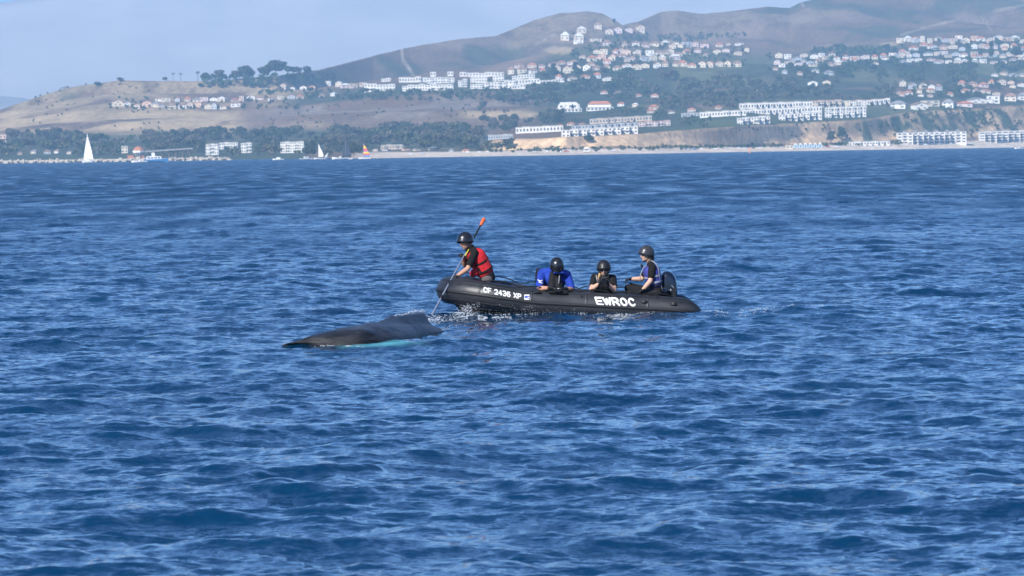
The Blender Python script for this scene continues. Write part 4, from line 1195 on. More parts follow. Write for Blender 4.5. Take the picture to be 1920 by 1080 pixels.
# ---------------------------------------------------------------- the whale
def whale_material():
    m, nt, b = new_mat('whale_skin')
    tc = nt.nodes.new('ShaderNodeTexCoord')
    n1_ = nt.nodes.new('ShaderNodeTexNoise'); n1_.inputs['Scale'].default_value = 3.4; n1_.inputs['Detail'].default_value = 6
    mp = nt.nodes.new('ShaderNodeMapping'); mp.inputs['Scale'].default_value = (1, .5, 2.5); mp.inputs['Rotation'].default_value = (0, 0, R(24))
    nt.links.new(tc.outputs['Object'], mp.inputs[0]); nt.links.new(mp.outputs[0], n1_.inputs['Vector'])
    cr = nt.nodes.new('ShaderNodeValToRGB')
    cr.color_ramp.elements[0].position = .35; cr.color_ramp.elements[0].color = (.008, .009, .012, 1)
    cr.color_ramp.elements[1].position = .72; cr.color_ramp.elements[1].color = (.050, .049, .052, 1)
    nt.links.new(n1_.outputs['Fac'], cr.inputs[0])
    # pale scars: thin streaks
    n2_ = nt.nodes.new('ShaderNodeTexNoise'); n2_.inputs['Scale'].default_value = 7; n2_.inputs['Detail'].default_value = 5; n2_.inputs['Roughness'].default_value = .7
    mp2 = nt.nodes.new('ShaderNodeMapping'); mp2.inputs['Scale'].default_value = (.6, .4, 3.0); mp2.inputs['Rotation'].default_value = (0, R(20), R(24))
    nt.links.new(tc.outputs['Object'], mp2.inputs[0]); nt.links.new(mp2.outputs[0], n2_.inputs['Vector'])
    c2 = nt.nodes.new('ShaderNodeValToRGB'); c2.color_ramp.elements[0].position = .64; c2.color_ramp.elements[0].color = (0, 0, 0, 1); c2.color_ramp.elements[1].position = .76; c2.color_ramp.elements[1].color = (.6, .6, .6, 1)
    nt.links.new(n2_.outputs['Fac'], c2.inputs[0])
    mx = nt.nodes.new('ShaderNodeMix'); mx.data_type = 'RGBA'
    nt.links.new(c2.outputs[0], mx.inputs[0]); nt.links.new(cr.outputs[0], mx.inputs[6]); mx.inputs[7].default_value = (.15, .14, .14, 1)
    nt.links.new(mx.outputs[2], b.inputs['Base Color'])
    b.inputs['Roughness'].default_value = .38; b.inputs['Specular IOR Level'].default_value = .23
    bp = nt.nodes.new('ShaderNodeBump'); bp.inputs['Strength'].default_value = .8; bp.inputs['Distance'].default_value = .05
    nt.links.new(n2_.outputs['Fac'], bp.inputs['Height']); nt.links.new(bp.outputs[0], b.inputs['Normal'])
    return m
# stations along the back: photo x, near waterline y, back ridge y (without fin), fin top y, half width at the water (m)
ST = [(534, 650, 651.0, 651.0, .08), (546, 650.5, 645.5, 645.5, .20), (560, 651.5, 640, 640, .32), (590, 651.5, 631.5, 631.5, .44), (620, 650.5, 622.5, 622.5, .52), (650, 648.5, 613.5, 613.5, .56), (680, 645, 607, 606.5, .57),
      (705, 641, 603, 601.5, .54), (722, 637.5, 602, 596, .51), (736, 634, 602, 590.5, .48), (760, 630.5, 603, 588.5, .44), (778, 627, 605, 587, .40), (790, 624.5, 607, 585.5, .37), (795, 623, 608.5, 586, .35),
      (798, 622.5, 609.5, 591, .33), (800.5, 621.5, 611, 600, .30), (803, 620.8, 613, 609, .26), (807, 620, 616, 616, .19), (812, 619, 621, 621, .12), (818, 618, 627, 627, .06)]
def whale():
    a = at_z(528, 650, 0)
    e0 = Vector((a.x, a.y, 0))
    ts = sorted(set([round(math.copysign(abs(x) ** 1.7, x), 4) for x in np.linspace(-1, 1, 41)]))
    n = len(ts)
    ax_dir = (at_z(800, 621, 0) - at_z(600, 651, 0)); ax_dir.z = 0; ax_dir.normalize()
    perp = Vector((-ax_dir.y, ax_dir.x, 0))
    if perp.y < 0: perp = -perp
    px_ = np.array([s_[0] for s_ in ST], float); f_ = np.linspace(px_[0], px_[-1], 230)
    tab = np.array([np.interp(f_, px_, [s_[c] for s_ in ST]) for c in range(1, 5)])
    for c in (0, 1, 3):
        for _ in range(30): tab[c, 1:-1] = .5 * tab[c, 1:-1] + .25 * (tab[c, :-2] + tab[c, 2:])
    for _ in range(2): tab[2, 1:-1] = .5 * tab[2, 1:-1] + .25 * (tab[2, :-2] + tab[2, 2:])
    V = []
    for i, px in enumerate(f_):
        yb, yr, yf, hw = tab[:, i]
        near = at_z(px, yb, 0.0)
        d_ = near.y + perp.y * hw
        q, s = ray_px(px, yr)
        cen = Vector((q * d_, d_, 0)); top = CAM_H + s * d_
        fin = max(0.0, CAM_H + ray_px(px, yf)[1] * d_ - top)
        for t in ts:
            ang = t * math.pi * .62
            lat = math.sin(ang); hgt = math.cos(ang)
            z = (top * max(0, hgt) ** .9 if hgt > 0 else hgt * 1.0)
            z += fin * math.exp(-(lat * hw / .075) ** 2)
            V.append(cen + perp * lat * hw * 1.02 + Vector((0, 0, z - .02)) - e0)
    V = np.array([tuple(v) for v in V])
    V[:, 2] += .045 * (fbm(V[:, 0] * 4.5, V[:, 1] * 2.6, 3, 4) - .5)
    Fc = [(i * n + k, (i + 1) * n + k, (i + 1) * n + k + 1, i * n + k + 1) for i in range(229) for k in range(n - 1)]
    e = empty('humpback_whale', e0)
    mesh_obj('body', V.tolist(), Fc, whale_material(), e, True)
    # pale flipper just under the surface on the near side
    M_FLIP = mat('pale_flipper', (0.86, 0.92, 0.92), 0.35, 0.25, 3.0, 0.5)
    fl = [(612, 650.2, .00), (640, 651.5, .25), (680, 651.5, .42), (720, 650.8, .42), (755, 650, .36), (785, 648.8, .24), (806, 647.6, .02)]
    V, Fc = [], []
    m_ = 15
    for i in range(97):
        x = 612 + (806 - 612) * i / 96
        y = float(np.interp(x, [p[0] for p in fl], [p[1] for p in fl])); w = float(np.interp(x, [p[0] for p in fl], [p[2] for p in fl]))
        c = at_z(x, y, 0)
        w *= 1 + .3 * (float(vnoise(i * .7, 3.3, 9)) - .5)
        for k in range(m_):
            t = -1 + 2 * k / (m_ - 1)
            px3 = c.x; py3 = c.y + t * w
            zz = float(sea_point(np.array([px3]), np.array([py3]), 1.0, 0.0)[2][0])
            V.append((px3 - e0.x, py3 - e0.y, zz - .060 - .07 * max(0.0, (x - 765) / 40.0) - .05 * max(0.0, (650 - x) / 38.0) - .020 * t * t - (.05 if w < .03 else 0) + .03 * (float(vnoise(px3 * 3.0, py3 * 5.5, 7)) - .5)))
    for i in range(96):
        for k in range(m_ - 1): Fc.append((i * m_ + k, i * m_ + k + 1, (i + 1) * m_ + k + 1, (i + 1) * m_ + k))
    o = mesh_obj('flipper', V, Fc, M_FLIP, e, True)
    o['label'] = 'pale flipper glowing turquoise under the water beside the dark back'
    md = o.modifiers.new('thickness', 'SOLIDIFY'); md.thickness = .05; md.offset = -1
    tag(e, 'dark humpback whale surfacing beside the bow, small dorsal fin raised', 'whale')
whale()

# ---------------------------------------------------------------- spray and foam
M_FOAM = mat('white_water', (0.62, 0.67, 0.72), 0.35, 0.10, 30.0, 0.5)
ICO = None
def drops(name, P, rad, flat, label):
    bm = bmesh.new(); bmesh.ops.create_icosphere(bm, subdivisions=1, radius=1.0)
    iv = np.array([tuple(v.co) for v in bm.verts]); ifc = np.array([[v.index for v in f.verts] for f in bm.faces]); bm.free()
    P = np.array(P); rad = np.array(rad)[:, None, None]; n = len(P)
    rs = np.random.default_rng(n)
    st = np.stack([rs.uniform(.7, 1.6, n), rs.uniform(.7, 1.2, n), np.full(n, 1.0) * flat], -1)[:, None, :]
    V = (iv[None] * st * rad + P[:, None, :]).reshape(-1, 3)
    Fc = (ifc[None] + (np.arange(n) * len(iv))[:, None, None]).reshape(-1, 3)
    me = bpy.data.meshes.new(name); me.vertices.add(len(V)); me.vertices.foreach_set('co', V.reshape(-1).astype(np.float32))
    me.loops.add(Fc.size); me.loops.foreach_set('vertex_index', Fc.reshape(-1).astype(np.int32))
    me.polygons.add(len(Fc)); me.polygons.foreach_set('loop_start', np.arange(0, Fc.size, 3, dtype=np.int32)); me.polygons.foreach_set('use_smooth', np.full(len(Fc), True)); me.update(calc_edges=True)
    me.materials.append(M_FOAM)
    return tag(link(bpy.data.objects.new(name, me)), label, 'water spray', kind='stuff')
rs = random.Random(12)
P_, r_ = [], []
def spray(px0, px1, fy0, fy1, v0, v1, n, r0, r1, pw=1.0):
    for _ in range(n):
        x = rs.uniform(px0, px1); t = rs.random() ** pw
        y0, y1 = np.interp(x, [px0, px1], fy0), np.interp(x, [px0, px1], fy1)
        P_.append(tuple(W(x, y1 + (y0 - y1) * t, rs.uniform(v0, v1)))); r_.append(rs.uniform(r0, r1) * rs.choice((.6, .8, 1, 1, 1.5)))
spray(856, 900, (572, 566), (590, 592), -1.15, -.75, 330, .002, .005, 1.7)
spray(880, 1010, (566, 572), (591, 590), -1.2, -.98, 320, .0015, .0042, 2.0)
spray(866, 884, (572, 574), (586, 590), -1.2, -.9, 110, .003, .007, 1.3)
spray(990, 1080, (570, 578), (588, 587), -1.15, -1.0, 120, .0015, .0035, 1.8)
drops('bow_spray', P_, r_, 1.0, 'white spray drops thrown up along the bow of the boat')
P_, r_ = [], []
for _ in range(420):
    x = rs.triangular(738, 801, 792); yb = float(np.interp(x, [738, 760, 778, 797, 803], [592, 589.5, 588, 587.5, 594]))
    p = at(x, yb - abs(rs.gauss(0, 3.2)) * (1 if x > 765 else .5) + 1.0, 64.2 - (797 - x) * .012); P_.append(tuple(p)); r_.append(rs.uniform(.003, .008))
for _ in range(160):
    x = rs.uniform(796, 850); p = at(x, rs.uniform(590, 604), rs.uniform(64.5, 67)); P_.append(tuple(p)); r_.append(rs.uniform(.0025, .006))
drops('fin_spray', P_, r_, 1.0, 'fine spray blown off the small dorsal fin')
P_, r_ = [], []
def foam(pts, n, jx, jy, r0, r1):
    for _ in range(n):
        i = rs.randrange(len(pts) - 1); t = rs.random()
        x = pts[i][0] + (pts[i + 1][0] - pts[i][0]) * t + rs.gauss(0, jx); y = pts[i][1] + (pts[i + 1][1] - pts[i][1]) * t + rs.gauss(0, jy)
        if float(vnoise(x / 9.0, y / 2.0, 5)) < .42: continue
        p = at_z(x, y, 0.0); z = float(sea_z(p.x, p.y)[0])
        P_.append((p.x, p.y, z + .006)); r_.append(rs.uniform(r0, r1))
foam([(850, 590), (880, 593), (920, 595), (975, 592)], 1007, 6, 1.1, 0.0032, 0.0124)
foam([(1000, 590.5), (1030, 588.5), (1060, 587), (1095, 589.5)], 588, 5, 1.0, 0.0032, 0.0107)
foam([(1095, 592), (1150, 591), (1210, 590), (1250, 592)], 154, 8, .9, 0.0032, 0.0083)
foam([(1318, 590), (1350, 588), (1400, 585), (1450, 583)], 364, 10, 1.6, 0.0032, 0.0099)
foam([(1480, 578), (1510, 575), (1545, 578)], 285, 6, 1.2, 0.0032, 0.0091)
foam([(800, 596), (830, 594), (870, 596)], 532, 8, 1.6, 0.0032, 0.0107)
foam([(600, 651), (625, 650.5), (650, 649)], 154, 6, .8, 0.0032, 0.0091)
foam([(720, 636), (745, 632), (752, 630)], 214, 3, .6, 0.0040, 0.0107)
foam([(760, 629), (800, 622), (840, 616), (900, 606)], 571, 8, 1.0, 0.0032, 0.0083)
foam([(1168, 600), (1186, 601), (1198, 604)], 380, 3, 1.6, 0.0032, 0.0091)
drops('sea_foam', P_, r_, .35, 'white foam flecks on the water round the boat and the whale')
# ---------------------------------------------------------------- houses, apartment blocks, trees of the coast
ORD = ['first', 'second', 'third', 'fourth', 'fifth', 'sixth', 'seventh', 'eighth', 'ninth', 'tenth', 'eleventh', 'twelfth', 'thirteenth',
       'fourteenth', 'fifteenth', 'sixteenth', 'seventeenth', 'eighteenth', 'nineteenth', 'twentieth']
WALLS = {'white': mat('white_render', (0.74, 0.70, 0.63), 0.8, 0.08, 0.6), 'cream': mat('cream_render', (0.66, 0.57, 0.43), 0.85, 0.08, 0.6),
         'tan': mat('tan_render', (0.56, 0.46, 0.36), 0.85, 0.1, 0.6), 'peach': mat('peach_render', (0.66, 0.46, 0.33), 0.85, 0.1, 0.6),
         'grey': mat('grey_render', (0.46, 0.47, 0.48), 0.85, 0.1, 0.6), 'pink': mat('pink_render', (0.62, 0.50, 0.46), 0.85, 0.1, 0.6),
         'pale blue': mat('pale_blue_paint', (0.42, 0.62, 0.80), 0.7, 0.06, 0.6)}
ROOFS = {'terracotta': mat('terracotta_tiles', (0.46, 0.18, 0.10), 0.85, 0.25, 1.2), 'brown': mat('brown_tiles', (0.29, 0.18, 0.125), 0.85, 0.25, 1.2),
         'grey': mat('grey_shingles', (0.26, 0.25, 0.25), 0.85, 0.2, 1.2), 'pale': mat('pale_roofing', (0.62, 0.60, 0.55), 0.85, 0.12, 1.2)}
M_GLASS = mat('window_glass', (0.11, 0.125, 0.15), 0.25, 0.2, 0.8, 0.6)
CLEAR = []           # photo rectangles of the buildings, kept free of nearer trees
_hm = {}
def house_parts(shape, wall, roof):
    key = (shape, wall, roof)
    if key in _hm: return _hm[key]
    w, d = 6.5, 5.0
    P = []
    if shape == 'gable':          # gable end to the sea
        h, rz = 5.6, 8.2
        body = ([(-w, -d, -5), (w, -d, -5), (w, d, -5), (-w, d, -5), (-w, -d, h), (w, -d, h), (w, d, h), (-w, d, h), (0, -d, rz - 0.3), (0, d, rz - 0.3)],
                [(0, 1, 5, 8, 4), (2, 3, 7, 9, 6), (1, 2, 6, 5), (3, 0, 4, 7), (4, 8, 9, 7), (8, 5, 6, 9)])
        rf = ([(-w - .6, -d - .7, h - .35), (0, -d - .7, rz), (w + .6, -d - .7, h - .35), (-w - .6, d + .7, h - .35), (0, d + .7, rz), (w + .6, d + .7, h - .35),
               (-w - .6, -d - .7, h - .05), (0, -d - .7, rz + .3), (w + .6, -d - .7, h - .05), (-w - .6, d + .7, h - .05), (0, d + .7, rz + .3), (w + .6, d + .7, h - .05)],
              [(6, 7, 10, 9), (7, 8, 11, 10), (0, 3, 4, 1), (1, 4, 5, 2), (0, 1, 7, 6), (1, 2, 8, 7), (3, 9, 10, 4), (4, 10, 11, 5), (0, 6, 9, 3), (2, 5, 11, 8)])
        wins = [(-4.2, -1.8, 0.8, 2.2), (1.8, 4.2, 0.8, 2.2), (-1.0, 1.0, 4.0, 5.4)]
    elif shape == 'hip':
        h, rz = 4.5, 8.0
        body = box_mesh(-w, w, -d, d, -5, h)
        a, b = w + .7, d + .7
        rf = ([(-a, -b, h), (a, -b, h), (a, b, h), (-a, b, h), (-a, -b, h + .3), (a, -b, h + .3), (a, b, h + .3), (-a, b, h + .3), (-a + b, 0, rz), (a - b, 0, rz)],
              [(0, 3, 2, 1), (0, 1, 5, 4), (1, 2, 6, 5), (2, 3, 7, 6), (3, 0, 4, 7), (4, 5, 9, 8), (5, 6, 9), (6, 7, 8, 9), (7, 4, 8)])
        wins = [(-5.0, -2.6, 0.9, 2.3), (2.6, 5.0, 0.9, 2.3), (-4.4, -2.4, 3.5, 4.7), (1.4, 3.4, 3.5, 4.7)]
    else:                         # flat: modern white cube with parapet
        h = 6.6
        body = merge([box_mesh(-w, w, -d, d, -5, h), box_mesh(-w, -0.5, -d - 1.6, -d - .003, -5, 3.2)])
        rf = merge([box_mesh(-w - .3, w + .3, -d - .3, d + .3, h + .003, h + .45), box_mesh(-w - .25, -0.3, -d - 1.9, -d + .2, 3.203, 3.5)])
        wins = [(1.4, 4.6, 0.7, 2.5), (-4.8, -2.2, 4.0, 5.4), (1.8, 4.6, 4.0, 5.4)]
    out = [('wall', make_mesh('wall', body, WALLS[wall])), ('roof', make_mesh('roof', rf, ROOFS[roof]))]
    for (x0, x1, z0, z1) in wins:
        out.append(('window', make_mesh('window', box_mesh(x0, x1, -d - .10, -d + .05, z0, z1), M_GLASS)))
    _hm[key] = out
    return out
HOUSES = []
def house(px, py, wpx, hpx, wall, roof, shape, label, group, rng):
    p = land_hit(px, py)
    s = FPX / p.y
    e = empty('house', p, rng.uniform(-0.35, 0.35))
    sx = wpx / s / 13.6; sz = hpx / s / {'gable': 8.3, 'hip': 7.8, 'flat': 7.0}[shape]
    e.scale = (sx, max(0.8, min(1.4, sx)), sz)
    for nm, me in house_parts(shape, wall, roof):
        link(bpy.data.objects.new(nm, me), e)
    tag(e, label, 'house', group)
    CLEAR.append((px - wpx * .5, py - hpx, px + wpx * .5, py))
    return e
A = lambda w: ('an ' if w[0] in 'aeiou' else 'a ') + w
# rows of houses: description, (x0, y0) -> (x1, y1) of their feet in the photograph, count, width, height, walls, roofs, shapes
ROWS = [
 ('scattered houses on the saddle slope', 1095, 118, 1275, 94, 14, 15, 9, 'tan cream peach pink white tan', 'brown terracotta grey', 'hip gable', 11),
 ('scattered houses at the right of the saddle slope', 1270, 108, 1400, 100, 8, 14, 8, 'tan cream pink', 'brown terracotta', 'hip gable', 9),
 ('scattered houses among the western rows', 1450, 128, 1700, 112, 14, 13, 8, 'tan white grey pink cream', 'brown grey terracotta', 'hip gable flat', 11),
 ('scattered houses on the big slope town', 1690, 98, 1925, 98, 17, 14, 8, 'tan cream white peach grey pink', 'terracotta brown grey', 'hip gable', 24),
 ('scattered houses in the grove over the bluff', 1690, 172, 1925, 168, 9, 14, 8, 'tan cream white', 'terracotta brown', 'hip gable', 10),
 ('lower row on the bench of the headland', 222, 201, 440, 202, 14, 17, 11, 'cream white tan peach cream grey', 'brown grey terracotta brown', 'gable hip'),
 ('upper row on the bench of the headland', 296, 191, 560, 186, 16, 15, 9, 'white cream grey tan white pink', 'brown grey terracotta pale', 'hip gable flat'),
 ('row among trees below the round skyline tree', 535, 167, 585, 164, 4, 15, 9, 'tan white white peach', 'brown terracotta pale', 'gable hip'),
 ('lone pair under the low tree belt', 605, 179, 628, 178, 2, 13, 7, 'tan white', 'brown pale', 'hip'),
 ('small row where the white terraces begin', 618, 161, 680, 163, 5, 15, 9, 'white cream pink tan white', 'pale brown terracotta', 'flat hip gable'),
 ('cream row over the white terraces', 960, 139, 1160, 132, 11, 19, 13, 'cream cream white tan cream', 'brown terracotta brown', 'hip gable'),
 ('pink row over the white terraces', 975, 125, 1075, 122, 6, 18, 9, 'pink tan pink', 'brown terracotta', 'hip'),
 ('row along the top of the green slope', 1178, 130, 1382, 124, 13, 17, 12, 'white cream cream white tan', 'terracotta brown terracotta', 'gable hip'),
 ('middle row of the saddle town', 1112, 112, 1262, 112, 9, 17, 11, 'cream peach white tan pink grey', 'terracotta brown pale', 'hip gable flat'),
 ('upper row of the saddle town', 1116, 102, 1255, 101, 8, 16, 10, 'white cream white peach tan', 'terracotta pale brown', 'gable hip flat'),
 ('lane above the saddle town', 1190, 87, 1385, 86, 11, 16, 8, 'white pink cream tan white grey', 'brown pale terracotta', 'hip flat'),
 ('cream cluster under the rounded hilltop', 1062, 78, 1088, 76, 2, 22, 15, 'cream cream', 'pale pale', 'hip'),
 ('row of white roofs under the cream cluster', 1083, 82, 1114, 81, 2, 20, 8, 'white white', 'pale', 'flat'),
 ('pair on the shoulder of the rounded hilltop', 1093, 60, 1120, 56, 2, 20, 11, 'cream cream', 'pale brown', 'hip'),
 ('row in the notch between the hilltops', 1142, 64, 1200, 56, 4, 19, 11, 'tan pink white cream', 'brown terracotta pale', 'gable hip'),
 ('short row below the notch', 1140, 84, 1170, 87, 2, 13, 10, 'pink white', 'brown', 'hip'),
 ('row below the cream row', 1052, 149, 1142, 148, 5, 17, 10, 'pink white tan grey white', 'terracotta brown', 'hip gable'),
 ('white row west of the big slope town', 1458, 110, 1560, 108, 7, 16, 9, 'white white grey tan white', 'grey pale brown', 'gable hip flat'),
 ('second row west of the big slope town', 1460, 122, 1575, 121, 7, 15, 9, 'white tan white grey', 'grey brown pale', 'gable hip'),
 ('third row west of the big slope town', 1470, 136, 1552, 140, 4, 16, 8, 'grey tan white', 'grey brown', 'hip'),
 ('pair above the dark grove', 1526, 160, 1552, 160, 2, 19, 9, 'white white', 'pale terracotta', 'gable'),
 ('low houses right of the white rows', 1585, 112, 1690, 108, 7, 16, 9, 'white tan pink white grey', 'brown terracotta grey', 'hip gable flat'),
 ('top row of the big slope town', 1688, 77, 1800, 79, 9, 14, 10, 'white white grey white', 'pale grey terracotta', 'flat gable hip'),
 ('top right row of the big slope town', 1812, 77, 1918, 78, 8, 15, 10, 'white peach white tan', 'terracotta grey pale', 'gable hip flat'),
 ('second row of the big slope town', 1712, 92, 1918, 92, 12, 16, 9, 'white tan white peach cream grey', 'terracotta brown grey', 'hip gable'),
 ('third row of the big slope town', 1700, 105, 1918, 106, 13, 16, 8, 'white grey white tan', 'grey pale brown', 'flat hip gable'),
 ('fourth row of the big slope town', 1690, 117, 1915, 117, 14, 15, 8, 'grey white white pink', 'grey brown pale', 'hip gable flat'),
 ('scattered row under the big slope town', 1862, 140, 1918, 142, 4, 14, 8, 'white tan grey', 'grey brown', 'hip'),
 ('upper grove row over the bluff', 1695, 163, 1760, 166, 5, 13, 11, 'white grey cream', 'grey brown', 'gable hip'),
 ('upper right grove row over the bluff', 1806, 162, 1915, 160, 7, 15, 10, 'tan peach white cream', 'terracotta brown', 'hip gable'),
 ('lower grove row over the bluff', 1685, 178, 1745, 181, 4, 15, 8, 'tan white white', 'brown terracotta', 'hip gable'),
 ('middle grove row over the bluff', 1812, 176, 1850, 176, 3, 14, 9, 'cream white', 'terracotta brown', 'hip'),
 ('edge of the bluff above the beach apartments', 1690, 206, 1922, 190, 9, 29, 15, 'white white cream white white', 'grey terracotta grey brown', 'hip flat gable'),
 ('trees at the foot of the left headland', 40, 290, 130, 288, 5, 12, 8, 'tan cream grey white', 'brown grey', 'hip gable'),
 ('low sheds behind the middle beach', 700, 286, 900, 282, 8, 13, 6, 'tan grey peach tan', 'brown grey terracotta', 'gable hip'),
 ('pink roofs under the wooded slope', 1130, 176, 1235, 180, 4, 15, 7, 'pink tan pink', 'terracotta brown', 'hip'),
 ('small houses beside the red roofed villa', 1163, 200, 1222, 204, 3, 15, 9, 'white white tan', 'terracotta pale', 'hip gable'),
 ('terracotta houses behind the slanted terraces', 1050, 236, 1090, 233, 3, 15, 7, 'peach tan', 'terracotta', 'hip'),
 ('small houses left of the white bluff complex', 1222, 211, 1345, 207, 4, 14, 7, 'tan white pink', 'terracotta brown', 'hip'),
]
rng = random.Random(4)
for row_ in ROWS:
    (desc, x0, y0, x1, y1, n, w, h, wl_, rf_, sh_) = row_[:11]
    jy = row_[11] if len(row_) > 11 else 3.0
    wl_, rf_, sh_ = wl_.split() , rf_.split(), sh_.split()
    for i in range(n):
        t = i / max(1, n - 1)
        wall, roof, shp = wl_[i % len(wl_)], rf_[(i * 3 + i // 3) % len(rf_)], sh_[(i * 2 + i // 4) % len(sh_)]
        if wall == 'white' and rng.random() < .45: wall = rng.choice(('cream', 'tan', 'cream', 'pink'))
        lab = '%s house with %s roof, %s from the left in %s' % (wall, roof, ORD[i], desc)
        if n <= 2 and 'pair' in desc:
            lab = '%s %s house with %s roof of the %s' % (('left', 'right')[i], wall, roof, desc)
        ws = lab.split()
        if len(ws) > 16: lab = '%s house, %s from the left in %s' % (wall, ORD[i], desc)
        house(x0 + (x1 - x0) * t + rng.uniform(-.22, .22) * abs(x1 - x0) / n, y0 + (y1 - y0) * t + rng.uniform(-jy, jy), w * rng.uniform(.64, 1.15), h * rng.uniform(.68, 1.1),
              wall, roof, shp, lab, 'houses on the coastal hills', rng)

trng = random.Random(19)
# long terraced blocks: photo line of the foot, height in photo pixels, units, storeys
def terrace(name, label, cat, x0, yb0, x1, yb1, hpx, units, storeys, wall='white', group=None, roof='pale', deep=11.0, win=0.50, gables=False, bays=2):
    pm = land_hit((x0 + x1) / 2, (yb0 + yb1) / 2)
    d = pm.y
    H = hpx * d / FPX
    e = empty(name, at(x0, yb0, d))
    o0 = e.location
    sh = H / storeys
    hits = [land_hit(x0 + (x1 - x0) * (i + .5) / units, yb0 + (yb1 - yb0) * (i + .5) / units).y for i in range(units)]
    med = sorted(hits)[units // 2]
    for i in range(units):
        lo, hi = max(0, i - 2), min(units, i + 3)
        di = max(med - 45, min(med + 45, sum(hits[lo:hi]) / (hi - lo)))
        A0 = at(x0 + (x1 - x0) * i / units, yb0 + (yb1 - yb0) * (i + .5) / units, di) - o0
        A1 = at(x0 + (x1 - x0) * (i + 1) / units, yb0 + (yb1 - yb0) * (i + .5) / units, di) - o0
        u = A1.x - A0.x
        jut = 0.9 if i % 2 == 0 else 0.0
        H = hpx * d / FPX
        if name == 'townhouse_row':
            if units > 3 and 0 < i < units - 1 and trng.random() < .16: continue
            H *= trng.uniform(.72, 1.22); jut = trng.uniform(0, 3.0)
        sh = H / storeys
        X0, Y0, z = A0.x, A0.y, A0.z
        g = min(land_z((o0.x + X0) / (o0.y + Y0 - 1), o0.y + Y0 - 1), land_z((o0.x + X0 + u) / (o0.y + Y0 - 1), o0.y + Y0 - 1), o0.z + z) - o0.z - .6
        lift = (0.35 if i % 3 == 1 else 0.0)
        wv = box_mesh(X0 + .02, X0 + u - .02, Y0 - jut, Y0 + deep, max(g, z - 5), H + z + lift)
        w_ = mesh_obj('wall', wv[0], wv[1], WALLS[wall], e)
        rv = box_mesh(X0 - .1, X0 + u - .15, Y0 - jut - .4, Y0 + deep + .3, H + z + lift + .003, H + z + lift + .35)
        if gables and i % 2:
            rv = merge([rv, ([(X0 + .3, Y0 - jut - .3, H + z + .4), (X0 + u - .3, Y0 - jut - .3, H + z + .4), (X0 + u * .5, Y0 - jut - .3, H + z + 2.4),
                              (X0 + .3, Y0 + deep, H + z + .4), (X0 + u - .3, Y0 + deep, H + z + .4), (X0 + u * .5, Y0 + deep, H + z + 2.4)],
                             [(0, 1, 2), (3, 5, 4), (0, 2, 5, 3), (1, 4, 5, 2)])])
        mesh_obj('roof', rv[0], rv[1], ROOFS[roof], e)
        for s_ in range(storeys):
            for b_ in range(bays):
                a0 = X0 + u * ((b_ + .5) / bays - win * .5 / bays); a1 = X0 + u * ((b_ + .5) / bays + win * .5 / bays)
                wv = box_mesh(a0, a1, Y0 - jut - .12, Y0 - jut + .05, z + sh * s_ + sh * .30, z + sh * s_ + sh * .74)
                mesh_obj('window', wv[0], wv[1], M_GLASS, w_)
            if storeys > 1 and s_ > 0 and i % 2 == 1:
                bv = box_mesh(X0 + .1, X0 + u - .1, Y0 - 1.3, Y0 - .003, z + sh * s_ - .1, z + sh * s_ + sh * .24)
                mesh_obj('balcony', bv[0], bv[1], WALLS[wall], e)
    tag(e, label, cat, group)
    CLEAR.append((x0, min(yb0, yb1) - hpx, x1, max(yb0, yb1)))
    return e
G1 = 'white terraces on the bluff'
terrace('terraced_block', 'white single row of terraced homes, left end of the bluff top', 'terrace', 967, 250.5, 1056, 246.5, 11, 7, 1, group=G1)
terrace('terraced_block', 'long white terrace of square windows standing on the sandy bluff', 'terrace', 1053, 258, 1196, 249.5, 13, 9, 2, group=G1)
terrace('terraced_block', 'low grey-blue terrace half hidden left of the white bluff terraces', 'terrace', 906, 263, 962, 260, 8, 6, 1, 'grey', G1)
terrace('terraced_block', 'grey terrace behind the long white bluff terrace', 'terrace', 1072, 243, 1196, 236, 7, 10, 1, 'grey', G1, 'grey')
terrace('terraced_block', 'pink and white upper terrace behind the grey terrace', 'terrace', 1106, 233, 1222, 226, 9, 10, 1, 'tan', G1, 'pale')
terrace('terraced_block', 'pink terrace at the right behind the long white terrace', 'terrace', 1198, 238, 1257, 235, 9, 5, 2, 'pink', G1, 'terracotta')
G2 = 'tiers of the large white bluff complex'
terrace('apartment_tier', 'left wing of the white bluff complex above the green lawn', 'apartment building', 1313, 221, 1399, 216, 10, 8, 1, group=G2)
terrace('apartment_tier', 'short grey-roofed annex at the far left of the white bluff complex', 'apartment building', 1278, 219, 1312, 218, 6, 3, 1, 'grey', G2)
terrace('apartment_tier', 'top tier of the white bluff complex, left of the cream tower', 'apartment building', 1387, 205.5, 1523, 201, 11, 13, 1, group=G2)
terrace('apartment_tier', 'middle tier of the white bluff complex, left half', 'apartment building', 1400, 217, 1541, 210, 11, 13, 1, group=G2)
terrace('apartment_tier', 'small detached lowest tier at the left of the white bluff complex', 'apartment building', 1383, 235, 1444, 230, 13, 6, 2, group=G2)
terrace('apartment_tier', 'lowest tier of the white bluff complex left of the dark gap', 'apartment building', 1461, 228, 1541, 223, 13, 7, 2, group=G2)
terrace('apartment_tier', 'lowest tier of the white bluff complex right of the dark gap', 'apartment building', 1548, 222.5, 1624, 218, 12, 7, 2, group=G2)
terrace('apartment_tier', 'middle tier of the white bluff complex right of the dark gap', 'apartment building', 1548, 210, 1624, 207, 8, 7, 1, group=G2)
terrace('apartment_tier', 'grey and tan top block of the white bluff complex with blue windows', 'apartment building', 1523, 202.5, 1578, 200, 13, 5, 2, 'tan', G2, 'terracotta', win=.5)
terrace('apartment_tier', 'plain cream tower block of the white bluff complex', 'apartment building', 1579, 201.5, 1594, 201, 12, 1, 2, 'cream', G2, win=.15)
